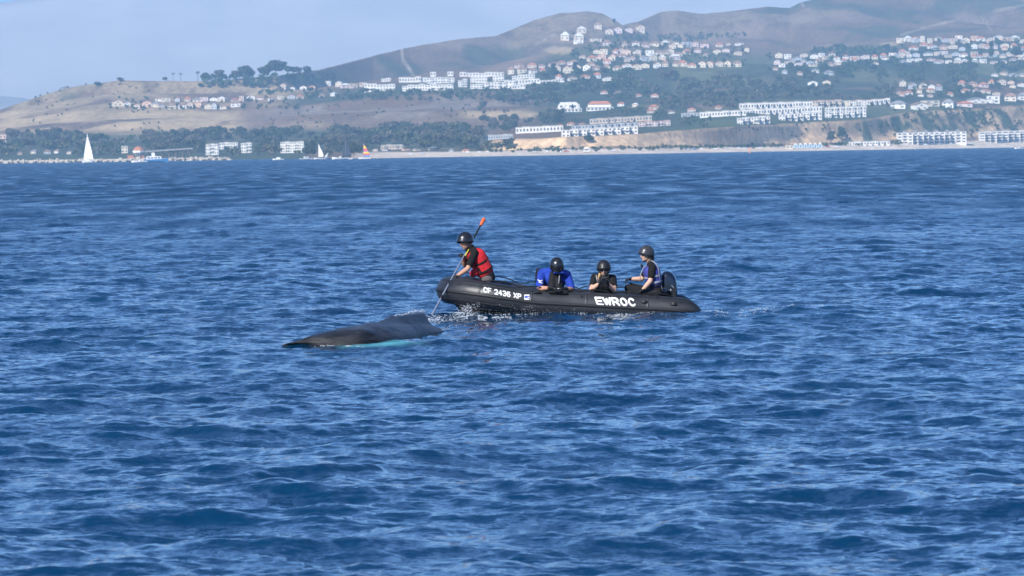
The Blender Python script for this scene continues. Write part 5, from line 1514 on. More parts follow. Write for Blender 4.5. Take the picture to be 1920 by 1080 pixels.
terrace('apartment_tier', 'right top block of the white bluff complex with two window columns', 'apartment building', 1595, 201, 1625, 199, 12, 3, 3, group=G2, roof='terracotta')
terrace('apartment_tier', 'stepped right end of the white bluff complex under terracotta roofs', 'apartment building', 1626, 198, 1669, 194, 10, 5, 1, group=G2, roof='terracotta')
terrace('beach_apartments', 'grey-white four storey beach apartments with balconies and small gables', 'apartment building', 1682, 271.5, 1812, 268, 22, 13, 4, 'white', None, 'grey', win=.6, gables=True, bays=1)
terrace('beach_apartments', 'white and blue glazed beach apartments at the right edge', 'apartment building', 1836, 268, 1935, 264.5, 20, 9, 4, 'white', None, 'pale', win=.78, bays=1)
G3 = 'white townhouse rows on the terrace'
for (lab, a) in (('lowest left white townhouse row with a square end block', (683, 172, 741, 170, 14, 5, 2)), ('short white row above the lowest left townhouse row', (715, 153, 733, 153, 6, 2, 1)),
                 ('white townhouse row right of the dark tree gap, lower tier', (754, 170, 850, 169, 11, 9, 2)), ('white townhouse row right of the dark tree gap, upper tier', (748, 155, 800, 153.5, 9, 5, 1)),
                 ('white upper townhouse row with two tall blocks', (800, 157, 852, 155, 12, 5, 2)), ('white cube townhouses on the skyline of the middle rows', (807, 144, 850, 142, 8, 4, 1)),
                 ('isolated pair of white cubes stacked in the middle rows', (859, 163.5, 876, 163, 17, 2, 3)), ('white lower townhouse row right of the stacked cubes', (882, 167, 960, 165, 11, 7, 2)),
                 ('white middle townhouse row right of the stacked cubes', (882, 155, 945, 152, 10, 6, 2)), ('white top townhouse row right of the stacked cubes', (862, 144, 945, 142, 7, 7, 1)),
                 ('white stepped townhouse row sloping right below the cream houses', (945, 160, 1012, 156, 10, 6, 1)), ('lowest white stepped row above the dark wooded gully', (955, 168, 985, 165, 8, 3, 1)),
                 ('thin white row at the right end of the stepped townhouses', (1012, 157.5, 1058, 153, 6, 4, 1)), ('white upper stepped row under the pink houses', (960, 148.5, 1003, 146, 7, 4, 1))):
    terrace('townhouse_row', lab, 'townhouses', *a, group=G3, deep=9.0)
G4 = 'harbour buildings'
terrace('harbour_block', 'white harbour building among trees, left of the cluster', 'building', 386, 291, 410, 290, 20, 3, 3, group=G4)
terrace('harbour_block', 'white harbour building set back in the middle of the cluster', 'building', 411, 280, 446, 279, 12, 4, 2, group=G4)
terrace('harbour_block', 'white harbour building at the right of the cluster', 'building', 452, 287, 472, 286, 18, 2, 3, group=G4)
terrace('harbour_block', 'large white apartment house behind the small white sailboat', 'building', 526, 287, 570, 286, 20, 5, 4, group=G4, win=.5)
terrace('harbour_block', 'small cream block beside the red roofed pavilion', 'building', 228, 287.5, 240, 287, 13, 1, 2, 'cream', G4)
terrace('harbour_block', 'long low tan building behind the rainbow sail', 'building', 714, 281, 756, 279.5, 8, 4, 1, 'tan', G4, 'pale')
terrace('harbour_block', 'orange-tan building at the left picture edge under the headland', 'building', -14, 268, 12, 267.5, 14, 2, 2, 'peach', G4)
terrace('harbour_block', 'long white beach pavilion left of the four storey apartments', 'building', 1592, 273.5, 1668, 271.5, 7, 7, 1, 'white', G4)
terrace('harbour_block', 'small cream beach house left of the pale blue cabins', 'building', 1474, 279, 1487, 279, 6, 1, 1, 'cream', G4)
# cars-and-deck causeway of the harbour
M_BARK = mat('bark', (0.14, 0.10, 0.075), 0.9, 0.3, 2.0, 0.1)
def causeway():
    d = 3300.0
    a, b = at(272, 283, d), at(362, 277, d)
    e = empty('harbour_causeway', a)
    L = b.x - a.x
    dz = b.z - a.z
    v = [(0, -4, -1.2), (L, -4, dz - 1.2), (L, 4, dz - 1.2), (0, 4, -1.2), (0, -4, .1), (L, -4, dz + .1), (L, 4, dz + .1), (0, 4, .1)]
    mesh_obj('deck', v, [(0, 3, 2, 1), (4, 5, 6, 7), (0, 1, 5, 4), (1, 2, 6, 5), (2, 3, 7, 6), (3, 0, 4, 7)], ROOFS['grey'], e)
    for i in range(7):
        x = L * (i + .5) / 7
        bv = box_mesh(x - .5, x + .5, -2.5, 2.5, -9, dz * (i + .5) / 7 - 1.1)
        mesh_obj('pier', bv[0], bv[1], M_BARK, e)
    tag(e, 'long grey causeway deck rising to the right behind the harbour wall', 'bridge')
causeway()
def pavilion():
    d = 3150.0
    p = at(260, 296, d); e = empty('harbour_pavilion', p)
    s = d / FPX
    def ring(n, r, z): return [(r * math.cos(2 * math.pi * i / n + .39), r * math.sin(2 * math.pi * i / n + .39), z) for i in range(n)]
    def lathe(prof, n=8):
        V = [];  Fc = []
        for r, z in prof: V += ring(n, r, z)
        for k in range(len(prof) - 1):
            for i in range(n): Fc.append((k * n + i, k * n + (i + 1) % n, (k + 1) * n + (i + 1) % n, (k + 1) * n + i))
        Fc.append(tuple(range((len(prof) - 1) * n, len(prof) * n)))
        return V, Fc
    w = lathe([(8 * s, -3), (8 * s, 9 * s)]); mesh_obj('wall', w[0], w[1], WALLS['cream'], e)
    w = lathe([(11 * s, 9 * s), (11.5 * s, 11 * s), (11 * s, 14 * s)]); mesh_obj('gallery', w[0], w[1], WALLS['white'], e)
    w = lathe([(11.5 * s, 14 * s), (8 * s, 17 * s), (7.5 * s, 19 * s), (1 * s, 22 * s)]); mesh_obj('roof', w[0], w[1], ROOFS['terracotta'], e)
    for i in range(5):
        bx = box_mesh((-7 + i * 3) * s, (-5.2 + i * 3) * s, -8.6 * s, -7 * s, 3 * s, 7 * s); mesh_obj('window', bx[0], bx[1], M_GLASS, e)
    for sx, l in ((-1, 20), (1, 12)):
        x0, x1 = (8 * s, l * s) if sx > 0 else (-l * s, -8 * s)
        v = [(x0, -5, -3), (x1, -5, -3), (x1, 5, -3), (x0, 5, -3), (x0, -5, 5 * s), (x1, -5, 2.5 * s if sx > 0 else 5 * s), (x1, 5, 2.5 * s if sx > 0 else 5 * s), (x0, 5, 5 * s)]
        mesh_obj('side_wing', v, [(0, 3, 2, 1), (4, 5, 6, 7), (0, 1, 5, 4), (1, 2, 6, 5), (2, 3, 7, 6), (3, 0, 4, 7)], ROOFS['terracotta'], e)
    tag(e, 'round cream harbour pavilion with red roof behind the breakwater', 'pavilion')
    CLEAR.append((240, 270, 280, 297))
pavilion()
# two large villas over the bluff
def villa(px0, px1, py, hpx, wall, roof, gab, label):
    p = land_hit((px0 + px1) / 2, py); s = p.y / FPX
    e = empty('villa', p)
    W = (px1 - px0) * s; H = hpx * s
    v = box_mesh(-W / 2, W / 2, 0, 14, -8, H * .32); mesh_obj('wall', v[0], v[1], WALLS[wall], e)
    v = box_mesh(-W * .45, W * .42, 2, 13, H * .32 - .1, H * .62); up = mesh_obj('wall', v[0], v[1], WALLS[wall], e)
    v = box_mesh(-W / 2 - .4, W / 2 + .4, -.6, 2.2, H * .32, H * .35); mesh_obj('balcony', v[0], v[1], WALLS[wall], e)
    a = W * .46; z0, z1 = H * .62, H
    rv = ([(-a, 1.2, z0), (W * .44, 1.2, z0), (W * .44, 14, z0), (-a, 14, z0), (-a + 4, 7.5, z1 * .93), (W * .44 - 4, 7.5, z1 * .93)], [(0, 3, 2, 1), (0, 1, 5, 4), (1, 2, 5), (2, 3, 4, 5), (3, 0, 4)])
    mesh_obj('roof', rv[0], rv[1], ROOFS[roof], e)
    for g in gab:
        cx = W * g; r = W * .13
        gv = ([(cx - r, .8, H * .3), (cx + r, .8, H * .3), (cx + r, .8, H * .62), (cx, .8, H * .98), (cx - r, .8, H * .62), (cx - r, 8, H * .3), (cx + r, 8, H * .3), (cx + r, 8, H * .62), (cx, 8, H * .98), (cx - r, 8, H * .62)],
              [(0, 1, 2, 3, 4), (1, 6, 7, 2), (2, 7, 8, 3), (3, 8, 9, 4), (4, 9, 5, 0)])
        mesh_obj('gable', gv[0], gv[1], WALLS[wall], e)
        wv = box_mesh(cx - r * .4, cx + r * .4, .70, .85, H * .42, H * .62); mesh_obj('window', wv[0], wv[1], M_GLASS, e)
    for i in range(7):
        x = -W / 2 + W * (i + .5) / 7
        wv = box_mesh(x - W * .045, x + W * .045, -.1, .05, H * .06, H * .24); mesh_obj('window', wv[0], wv[1], M_GLASS, e)
    tag(e, label, 'villa'); CLEAR.append((px0, py - hpx, px1, py))
villa(1044, 1091, 210, 20, 'white', 'pale', (-.32, .05, .22), 'big white gabled villa left of the red roofed villa over the bluff')
villa(1100, 1150, 207, 19, 'white', 'terracotta', (), 'long white villa with wide terracotta roof in the trees above the bluff')
# pale blue beach cabins
for i in range(6):
    px = 1492 + i * 9.2
    p = land_hit(px, 277.5 - i * .15); s = p.y / FPX
    e = empty('beach_cabin', p)
    v = box_mesh(-3.2 * s, 3.2 * s, 0, 5, -1.5, 6.5 * s); mesh_obj('wall', v[0], v[1], WALLS['pale blue'], e)
    rv = ([(-4 * s, -.6, 6.2 * s), (4 * s, -.6, 6.2 * s), (0, -.6, 9.2 * s), (-4 * s, 5.6, 6.2 * s), (4 * s, 5.6, 6.2 * s), (0, 5.6, 9.2 * s)], [(0, 1, 2), (3, 5, 4), (0, 2, 5, 3), (1, 4, 5, 2), (0, 3, 4, 1)])
    mesh_obj('roof', rv[0], rv[1], WALLS['white'], e)
    v = box_mesh(-1 * s, 1 * s, -.08, .05, 0.2, 4.5 * s); mesh_obj('door', v[0], v[1], M_GLASS, e)
    tag(e, 'pale blue beach cabin, %s from the left in its row behind the sand' % ORD[i], 'beach cabin', 'pale blue beach cabins')
    CLEAR.append((px - 4, 268, px + 4, 278))

# ---------------------------------------------------------------- trees
LEAF = [mat('foliage_dark', (0.046, 0.060, 0.032), 0.8, 0.35, 0.5, 0.15), mat('foliage_olive', (0.088, 0.092, 0.045), 0.8, 0.35, 0.5, 0.15),
        mat('foliage_green', (0.050, 0.085, 0.030), 0.8, 0.35, 0.5, 0.15), mat('foliage_dusty', (0.115, 0.100, 0.072), 0.8, 0.35, 0.5, 0.15)]
M_BARK = mat('bark', (0.14, 0.10, 0.075), 0.9, 0.3, 2.0, 0.1)
def leaf_cloud(rs, lobes, n, size):
    """small leaf-clump faces spread through a set of uneven lobes: arrays of verts (4n, 3)"""
    L = np.array([l[:3] for l in lobes]); Rr = np.array([l[3:] for l in lobes])
    k = rs.integers(0, len(lobes), n)
    u = rs.normal(size=(n, 3)); u /= np.linalg.norm(u, axis=1)[:, None]
    c = L[k] + u * Rr[k] * (rs.uniform(.35, 1.08, n) ** .6)[:, None]
    a = rs.normal(size=(n, 3)) + u * .6; a /= np.linalg.norm(a, axis=1)[:, None]
    b = np.cross(a, rs.normal(size=(n, 3))); b /= np.linalg.norm(b, axis=1)[:, None]
    t = np.cross(a, b)
    s = size * rs.uniform(.6, 1.35, n)[:, None]
    return np.stack([c + (-b - t * .7) * s, c + (b - t * .5) * s, c + (b * .8 + t) * s, c + (-b + t * .7) * s], 1).reshape(-1, 3)
def quads(V):
    return [(i, i + 1, i + 2, i + 3) for i in range(0, len(V), 4)]
TREES = {}
def tree_kind(key, H, lobes, n, size, m, trunk_r, fork):
    rs = np.random.default_rng(abs(hash(key)) % 1000 if False else sum(map(ord, key)))
    V = leaf_cloud(rs, lobes, n, size)
    cm = make_mesh('crown', (V.tolist(), quads(V)), m)
    tv, tf = [], []
    limb(tv, tf, (0, 0, -1.5), (0, 0, fork), trunk_r, trunk_r * .7)
    for l in lobes[:5]:
        limb(tv, tf, (0, 0, fork * .9), (l[0] * .8, l[1] * .8, l[2]), trunk_r * .5, trunk_r * .15)
    TREES[key] = (cm, make_mesh('trunk', (tv, tf), M_BARK), H)
def lob(rs, n, rx, z0, z1, r):
    return [(rs.uniform(-rx, rx), rs.uniform(-rx, rx), rs.uniform(z0, z1), r * rs.uniform(.7, 1.25), r * rs.uniform(.7, 1.25), r * rs.uniform(.55, .95)) for _ in range(n)]
_r = random.Random(8)
tree_kind('round', 10, [(0, 0, 6.5, 3.6, 3.6, 3.0)] + lob(_r, 7, 3.0, 4.2, 8.2, 2.4), 760, .62, LEAF[0], .35, 3.5)
tree_kind('olive', 9, lob(_r, 8, 3.4, 3.5, 7.2, 2.3), 640, .6, LEAF[1], .32, 3.0)
tree_kind('tall', 16, [(0, 0, 9, 2.6, 2.6, 4.5)] + lob(_r, 8, 2.3, 6, 14.5, 2.1), 800, .66, LEAF[0], .4, 6.0)
tree_kind('green', 8, [(0, 0, 5, 3.0, 3.0, 2.6)] + lob(_r, 6, 2.6, 3.2, 6.5, 2.1), 640, .58, LEAF[2], .3, 2.8)
tree_kind('dusty', 11, lob(_r, 9, 3.4, 4.5, 9.5, 2.3), 680, .62, LEAF[3], .35, 4.0)
def palm_kind():
    rs = np.random.default_rng(5)
    V = []
    for i in range(22):
        a = i * 2.399; el = rs.uniform(-.5, .9); l = rs.uniform(2.2, 3.0)
        p = np.array((0, 0, 9.6)); dirv = np.array((math.cos(a), math.sin(a), el)); sd = np.array((-math.sin(a), math.cos(a), 0)) * .34
        pts = [p + dirv * l * t - np.array((0, 0, 1.6 * t * t)) for t in (0, .4, .75, 1.0)]
        for q0, q1, w0, w1 in zip(pts[:-1], pts[1:], (.3, 1, .8), (1, .8, .1)):
            V += [q0 - sd * w0, q0 + sd * w0, q1 + sd * w1, q1 - sd * w1]
    V = np.array(V)
    tv, tf = [], []
    limb(tv, tf, (0, 0, -1), (.3, 0, 9.6), .28, .18)
    TREES['palm'] = (make_mesh('crown', (V.tolist(), quads(V)), LEAF[0]), make_mesh('trunk', (tv, tf), M_BARK), 10.5)
palm_kind()
NAMES = {'round': 'broadleaf_tree', 'olive': 'olive_tree', 'tall': 'tall_tree', 'green': 'green_tree', 'dusty': 'dusty_tree', 'palm': 'palm_tree'}
def tree(px, py, hpx, key, label, group, rng, wf=1.0, dep=None):
    p = land_hit(px, py) if dep is None else at(px, py, dep)
    s = hpx * p.y / FPX / TREES[key][2]
    e = empty(NAMES[key], p, rng.uniform(0, 6.28))
    e.scale = (s * wf, s * wf, s)
    link(bpy.data.objects.new('trunk', TREES[key][1]), e)
    link(bpy.data.objects.new('crown', TREES[key][0]), e)
    return tag(e, label, 'tree', group)
rng = random.Random(21)
# skyline trees one can tell apart
SKY = [(517, 135, 28, 'round', 1.25, 'tall round-headed tree, highest on the left skyline'), (494, 138, 18, 'round', 1.1, 'rounded tree just left of the tall round-headed skyline tree'),
       (461, 146, 22, 'round', 1.1, 'broad tree on the skyline left of the rounded pair'), (442, 149, 15, 'dusty', 1.1, 'small tree left of the broad skyline tree'),
       (413, 151, 18, 'dusty', 1.25, 'wide grey-green tree in the middle of the left skyline'), (385, 152, 15, 'round', 1.1, 'low tree left of the wide grey-green skyline tree'),
       (371, 152, 17, 'palm', 1.3, 'spiky palm right of the twin palms on the skyline'), (339, 152, 14, 'palm', 1.2, 'right one of the twin palms on the left skyline'),
       (325, 152, 14, 'palm', 1.2, 'left one of the twin palms on the left skyline'), (311, 153, 8, 'green', 1.2, 'low shrub-like tree left of the twin palms'),
       (226, 153, 8, 'olive', 1.3, 'small tree on top of the left headland'), (184, 160, 6, 'green', 2.0, 'low dark bush on the headland ridge'),
       (540, 140, 15, 'green', 1.2, 'green tree right of the tall round-headed skyline tree'), (556, 140, 14, 'round', 1.2, 'dark tree second right of the tall round-headed tree'),
       (575, 141, 16, 'round', 1.2, 'dark peaked tree at the end of the left skyline trees'), (1151, 46, 10, 'tall', 1.2, 'tiny dark tree at the notch beside the rounded hilltop'),
       (378, 164, 8, 'green', 1.3, 'single round bush on the slope below the skyline palms'), (1078, 138, 20, 'tall', 1.2, 'dark tall tree between the cream houses'),
       (1037, 138, 18, 'tall', 1.3, 'dark tall tree left of the cream houses'), (1860, 120, 40, 'tall', .5, 'very tall dark cypress in the big slope town'),
       (1905, 110, 20, 'round', 1.2, 'dark round tree beside the red roof at the right edge'), (1104, 267, 13, 'round', 1.3, 'dark round tree in front of the bare sandy bluff'),
       (1558, 270, 22, 'tall', 1.6, 'dark tree mass in the cleft of the bluff, left'), (1578, 266, 26, 'tall', 1.5, 'dark tree mass in the cleft of the bluff, right')]
for (x, y, h, k, wf, lab) in SKY: tree(x, y, h * 1.12, k, lab, 'trees that stand out on the skyline and slopes', rng, wf)
# zones of woodland: x range, y range of the feet, height in photo pixels, kinds, number, group label
ZONES = [
 ('W1a', -20, 165, 264, 296, 15, 27, 'round dusty tall olive', 90, 'dark tree in the wood at the foot of the left headland'),
 ('W1b', 165, 300, 266, 295, 9, 19, 'olive dusty green', 60, 'olive-grey tree in the scrub behind the big white sail'),
 ('W1c', 275, 430, 260, 293, 16, 29, 'dusty round olive tall', 85, 'dark tall tree in the dense wood behind the harbour pavilion'),
 ('W1d', 420, 700, 256, 296, 13, 27, 'dusty round olive tall', 140, 'tree in the wood around the white harbour houses'),
 ('W1e', 700, 960, 250, 286, 14, 28, 'round dusty olive tall', 135, 'dark tree in the wood behind the middle of the beach'),
 ('W2', 480, 1010, 172, 190, 6, 11, 'green round', 190, 'green tree in the belt below the white townhouses'),
 ('W2b', 380, 640, 138, 166, 7, 14, 'round green', 110, 'green tree around the hillside houses near the skyline'),
 ('W3a', 1000, 1270, 140, 192, 8, 16, 'round green dusty', 260, 'tree in the wood under the cream hillside houses'),
 ('W3b', 1230, 1680, 150, 206, 9, 17, 'round dusty olive', 300, 'tree in the long wood behind the white bluff complex'),
 ('W3c', 900, 1060, 190, 248, 9, 17, 'round dusty', 90, 'tree in the gully left of the white villas'),
 ('W3d', 1080, 1330, 205, 240, 6, 11, 'olive green', 70, 'small tree among the terraces on the bluff top'),
 ('W4a', 1440, 1700, 92, 150, 6, 12, 'round green', 290, 'tree among the white rows west of the big slope town'),
 ('W4b', 1690, 1930, 78, 186, 6, 13, 'round green olive', 460, 'tree among the houses of the big slope town'),
 ('W4c', 1070, 1400, 66, 128, 4, 8, 'green round', 230, 'tree between the houses of the saddle town'),
 ('W6', 900, 1700, 272, 288, 4, 8, 'olive green', 150, 'low shrub at the foot of the bluff'),
 ('W7', 1640, 1930, 205, 258, 4, 9, 'olive green', 130, 'shrub on the grassy bluff above the beach apartments'),
 ('W8', 205, 560, 186, 207, 4, 8, 'green round', 70, 'garden tree between the houses on the headland bench'),
 ('W9', 60, 300, 158, 245, 2, 3.6, 'olive dusty', 60, 'dry bush on the grassy headland'),
 ('W10', 1380, 1640, 226, 270, 2.5, 5, 'olive dusty', 36, 'bush clinging to the sandy bluff below the white complex'),
 ('W11', 500, 1010, 196, 250, 2, 3.6, 'dusty olive', 80, 'dry bush on the brown terrace slope'),
]
INDIV = {'W1a': 30, 'W1b': 12, 'W1c': 34, 'W1d': 46, 'W1e': 46, 'W3b': 40, 'W3a': 24, 'W3c': 20, 'W2': 16}
WV = {0: [], 1: [], 2: [], 3: []}
KM = {'round': 0, 'olive': 1, 'tall': 0, 'green': 2, 'dusty': 3}
rsn = np.random.default_rng(77)
for (zn, x0, x1, y0, y1, h0, h1, kinds, n, lab) in ZONES:
    kinds = kinds.split(); spots = []
    tries = 0
    while len(spots) < n and tries < n * 12:
        tries += 1
        x, y, h = rng.uniform(x0, x1), rng.uniform(y0, y1), rng.uniform(h0, h1)
        if zn == 'W6':
            y = float(np.interp(x, [690, 1100, 1500, 1920], [293, 286.5, 279, 269.5])) - rng.uniform(1.5, 7)
        if zn.startswith('W3') or zn.startswith('W4') or zn in ('W9', 'W10', 'W11', 'W7'):
            if float(fbm(x / 45.0, y / 16.0, 41, 3)) < .44: continue
        bad = False
        for (a, b, c, d) in CLEAR:
            if x + h * .30 > a and x - h * .30 < c and y - h < d - 1 and y > d - 3 and y - h < d - .55 * (d - b): bad = True; break
            if a < x < c and b < y <= d: bad = True; break
        if bad: continue
        spots.append((x, y, h, kinds[rng.randrange(len(kinds))]))
    spots.sort(key=lambda s: -s[2])
    ni = INDIV.get(zn, 0)
    for s in spots[:ni]:
        lab_ = {'round': 'dark rounded ', 'dusty': 'dusty grey-green ', 'tall': 'tall dark ', 'olive': 'olive-toned ', 'green': 'fresh green '}[s[3]] + lab.replace('olive-grey ', '').replace('dark tall ', '').replace('dark tree', 'tree').replace('green tree', 'tree')
        tree(s[0], s[1], s[2], s[3], lab_, 'trees: ' + lab, rng, rng.uniform(.95, 1.35))
    for (x, y, h, k) in spots[ni:]:
        p = land_hit(x, y); H = h * p.y / FPX; r = H * rng.uniform(.36, .52)
        lb = [(0, 0, H * .55, r, r, H * .38)] + [(rng.uniform(-r, r) * .8, rng.uniform(-r, r) * .8, H * rng.uniform(.4, .85), r * .55, r * .55, H * .2) for _ in range(4)]
        V = leaf_cloud(rsn, lb, 54, max(.5, H * .115)) + np.array(p)
        WV[KM[k]].append(V)
for i in range(4):
    V = np.concatenate(WV[i]); n = len(V) // 4
    me = bpy.data.meshes.new('woodland'); me.vertices.add(len(V)); me.vertices.foreach_set('co', V.reshape(-1).astype(np.float32))
    me.loops.add(len(V)); me.loops.foreach_set('vertex_index', np.arange(len(V), dtype=np.int32))
    me.polygons.add(n); me.polygons.foreach_set('loop_start', np.arange(0, n * 4, 4, dtype=np.int32)); me.update(calc_edges=True)
    me.materials.append(LEAF[i])
    o = link(bpy.data.objects.new('woodland', me))
    tag(o, ['far dark green woodland over the coastal slopes', 'far olive scrub on the slopes and the bluff', 'far green garden trees and hedges between the houses', 'far dusty grey-green woodland behind the beach'][i], 'woodland', kind='stuff')
print('houses', len([r for r in ROWS]), 'clear', len(CLEAR))
# ---------------------------------------------------------------- breakwater, far boats, things on the beach
M_ROCK = mat('breakwater_rock', (0.42, 0.37, 0.31), 0.95, 0.35, 0.35, 0.1)
M_WETROCK = mat('wet_breakwater_rock', (0.10, 0.09, 0.08), 0.7, 0.3, 0.35, 0.3)
def rock_meshes(m, n=5):
    out = []
    for k in range(n):
        bm = bmesh.new(); bmesh.ops.create_icosphere(bm, subdivisions=1, radius=1.0)
        r = random.Random(k + 3)
        for v in bm.verts: v.co *= r.uniform(.7, 1.2)
        me = bpy.data.meshes.new('boulder'); bm.to_mesh(me); bm.free(); me.materials.append(m); out.append(me)
    return out
def breakwater():
    d = 2900.0
    a = at(-80, 303.6, d); b = at(438, 300.2, 2900)
    e = empty('breakwater', (a.x, d, 0))
    L = b.x - a.x
    prof = [(-5, -3), (-2.6, 1.2), (-1.2, 2.1), (1.2, 2.1), (5, -3)]
    V, Fc = [], []
    n = 60
    for i in range(n + 1):
        x = L * i / n
        end = min(1, (L - x) / 8.0 + .15)
        for (y, z) in prof: V.append((x, y, z * end if z > 0 else z))
    m_ = len(prof)
    for i in range(n):
        for k in range(m_ - 1): Fc.append((i * m_ + k, (i + 1) * m_ + k, (i + 1) * m_ + k + 1, i * m_ + k + 1))
    mesh_obj('core', V, Fc, M_ROCK, e)
    rs = random.Random(6)
    dry, wet = rock_meshes(M_ROCK), rock_meshes(M_WETROCK)
    for i in range(290):
        x = rs.uniform(0, L); t = rs.random()
        end = min(1, (L - x) / 8.0 + .15)
        y, z = -4.3 + 3.6 * t, (-.2 + 2.4 * t) * end
        o = link(bpy.data.objects.new('boulder', (wet if z < .75 else dry)[i % 5]), e)
        s = rs.uniform(.55, 1.25); o.location = (x, y, z); o.scale = (s * 1.3, s, s * .85); o.rotation_euler = (rs.uniform(0, 6), rs.uniform(0, 6), rs.uniform(0, 6))
    tag(e, 'low rubble breakwater of pale boulders across the left shore', 'breakwater')
breakwater()
M_SAIL = mat('white_sailcloth', (0.82, 0.80, 0.74), 0.8, 0.05, 1.0); M_DSAIL = mat('dark_sailcloth', (0.035, 0.045, 0.07), 0.7, 0.1, 1.0)
M_HULLW = mat('white_gelcoat', (0.80, 0.80, 0.80), 0.3, 0.04, 1.0); M_HULLB = mat('blue_gelcoat', (0.10, 0.34, 0.66), 0.3, 0.06, 1.0)
M_ALU = mat('mast_aluminium', (0.45, 0.46, 0.48), 0.4, 0.05, 1.0, metal=0.6)
def hull_mesh(name, L, B, H, m, parent, z0=0.0, y0=0.0):
    """pointed boat hull along x, bow at +x"""
    V, Fc = [], []
    st = [(-.5, .80), (-.25, 1.0), (.1, .95), (.35, .6), (.47, .22), (.52, .02)]
    for (x, w) in st:
        sheer = H * (1 + .35 * max(0, x) * 2)
        for (yy, zz) in ((-1, 1), (-.72, .3), (0, -.35), (.72, .3), (1, 1)):
            V.append((x * L, y0 + yy * w * B / 2, z0 + (sheer if zz == 1 else zz * H)))
    for i in range(len(st) - 1):
        for k in range(4): Fc.append((i * 5 + k, (i + 1) * 5 + k, (i + 1) * 5 + k + 1, i * 5 + k + 1))
        Fc.append((i * 5 + 4, (i + 1) * 5 + 4, (i + 1) * 5, i * 5))
    Fc.append((0, 1, 2, 3, 4))
    return mesh_obj(name, V, Fc, m, parent)
def sail_mesh(name, tack, head, clew, belly, m, parent, bands=None, n=10):
    tack, head, clew = Vector(tack), Vector(head), Vector(clew)
    V, Fc = [], []
    for i in range(n + 1):
        t = i / n
        l = tack.lerp(head, t); r = clew.lerp(head, t)
        for k in range(6):
            u = k / 5
            p = l.lerp(r, u)
            roach = Vector((r - l)) * (0.18 * math.sin(math.pi * t) * u)
            V.append(p + roach + Vector((0, -belly * math.sin(math.pi * u) * (1 - t * .6), 0)))
    for i in range(n):
        for k in range(5): Fc.append((i * 6 + k, i * 6 + k + 1, (i + 1) * 6 + k + 1, (i + 1) * 6 + k))
    o = mesh_obj(name, V, Fc, m, parent, smooth=True)
    md = o.modifiers.new('thickness', 'SOLIDIFY'); md.thickness = 0.03
    return o
def on_water(px, py, d):
    p = at(px, py, d); return Vector((p.x, d, 0.0))
# large white sloop in front of the breakwater
d = 2480.0; s = d / FPX
e = empty('sailboat', on_water(165, 304, d), R(150))
hull_mesh('hull', 8.5, 3.4, 1.1, M_HULLW, e)
pole_mesh('mast', (.5, 0, .8), (.5, 0, 18.4), .12, M_ALU, e)
pole_mesh('boom', (.5, 0, 1.5), (-3.6, -.6, 1.6), .08, M_ALU, e)
sail_mesh('mainsail', (.4, 0, 1.6), (.4, 0, 18.2), (-3.6, -.6, 1.7), .9, M_SAIL, e)
sail_mesh('jib', (3.6, 0, 1.2), (.7, 0, 16.2), (-.2, -.7, 1.5), .4, M_SAIL, e)
v = box_mesh(-2.2, 1.2, -.8, .8, .9, 1.4); mesh_obj('cabin', v[0], v[1], M_HULLW, e)
tag(e, 'tall white sailboat under full sail before the breakwater', 'sailboat')
# white and blue motor yacht
d = 2350.0
e = empty('motor_yacht', on_water(292, 305, d), R(8))
hull_mesh('hull', 14.5, 4.2, 1.7, M_HULLB, e)
v = box_mesh(-5.5, 3.2, -1.7, 1.7, 1.71, 3.4); mesh_obj('cabin', v[0], v[1], M_HULLW, e)
v = box_mesh(-4.2, .6, -1.4, 1.4, 3.403, 3.55); mesh_obj('flybridge', v[0], v[1], M_HULLW, e)
v = box_mesh(-2.4, -.6, -1.0, 1.0, 3.56, 5.6); mesh_obj('wheelhouse', v[0], v[1], M_HULLW, e)
for i in range(4):
    v = box_mesh(-4.9 + i * 2, -3.5 + i * 2, -1.76, -1.68, 2.2, 3.0); mesh_obj('window', v[0], v[1], M_GLASS, e)
pole_mesh('mast', (-1.6, 0, 5.6), (-1.8, 0, 8.0), .06, M_ALU, e)
tag(e, 'white motor yacht with bright blue hull beside the harbour pavilion', 'motor yacht')
def motorboat(px, py, d, L, rz, label, cab=True):
    e = empty('motorboat', on_water(px, py, d), rz)
    hull_mesh('hull', L, L * .32, L * .11, M_HULLW, e)
    if cab:
        v = box_mesh(-L * .18, L * .16, -L * .11, L * .11, L * .112, L * .24); c = mesh_obj('cabin', v[0], v[1], M_HULLW, e)
        v = box_mesh(-L * .12, L * .12, -L * .115, -L * .105, L * .15, L * .21); mesh_obj('window', v[0], v[1], M_GLASS, c)
        pole_mesh('mast', (-L * .1, 0, L * .24), (-L * .12, 0, L * .34), .03, M_ALU, e)
    else:
        v = box_mesh(-L * .05, L * .05, -L * .07, L * .07, L * .112, L * .19); mesh_obj('console', v[0], v[1], M_HULLW, e)
        v = box_mesh(-L * .53, -L * .46, -L * .03, L * .03, L * .05, L * .17); mesh_obj('outboard', v[0], v[1], M_GLASS, e)
    tag(e, label, 'motorboat', 'small motorboats off the beach')
motorboat(262, 306, 2250, 9.0, R(175), 'low white motorboat just left of the blue hulled yacht', False)
motorboat(522, 300, 2450, 7.0, R(170), 'small white motorboat alone off the harbour mouth')
motorboat(574, 299, 2450, 8.0, R(12), 'white cabin motorboat left of the small white sailboat')
motorboat(638, 299, 2380, 9.5, R(178), 'low white motorboat in front of the dark sailed catamaran', False)
motorboat(1911, 277, 2600, 6.0, R(170), 'tiny white motorboat at the right end of the beach', False)
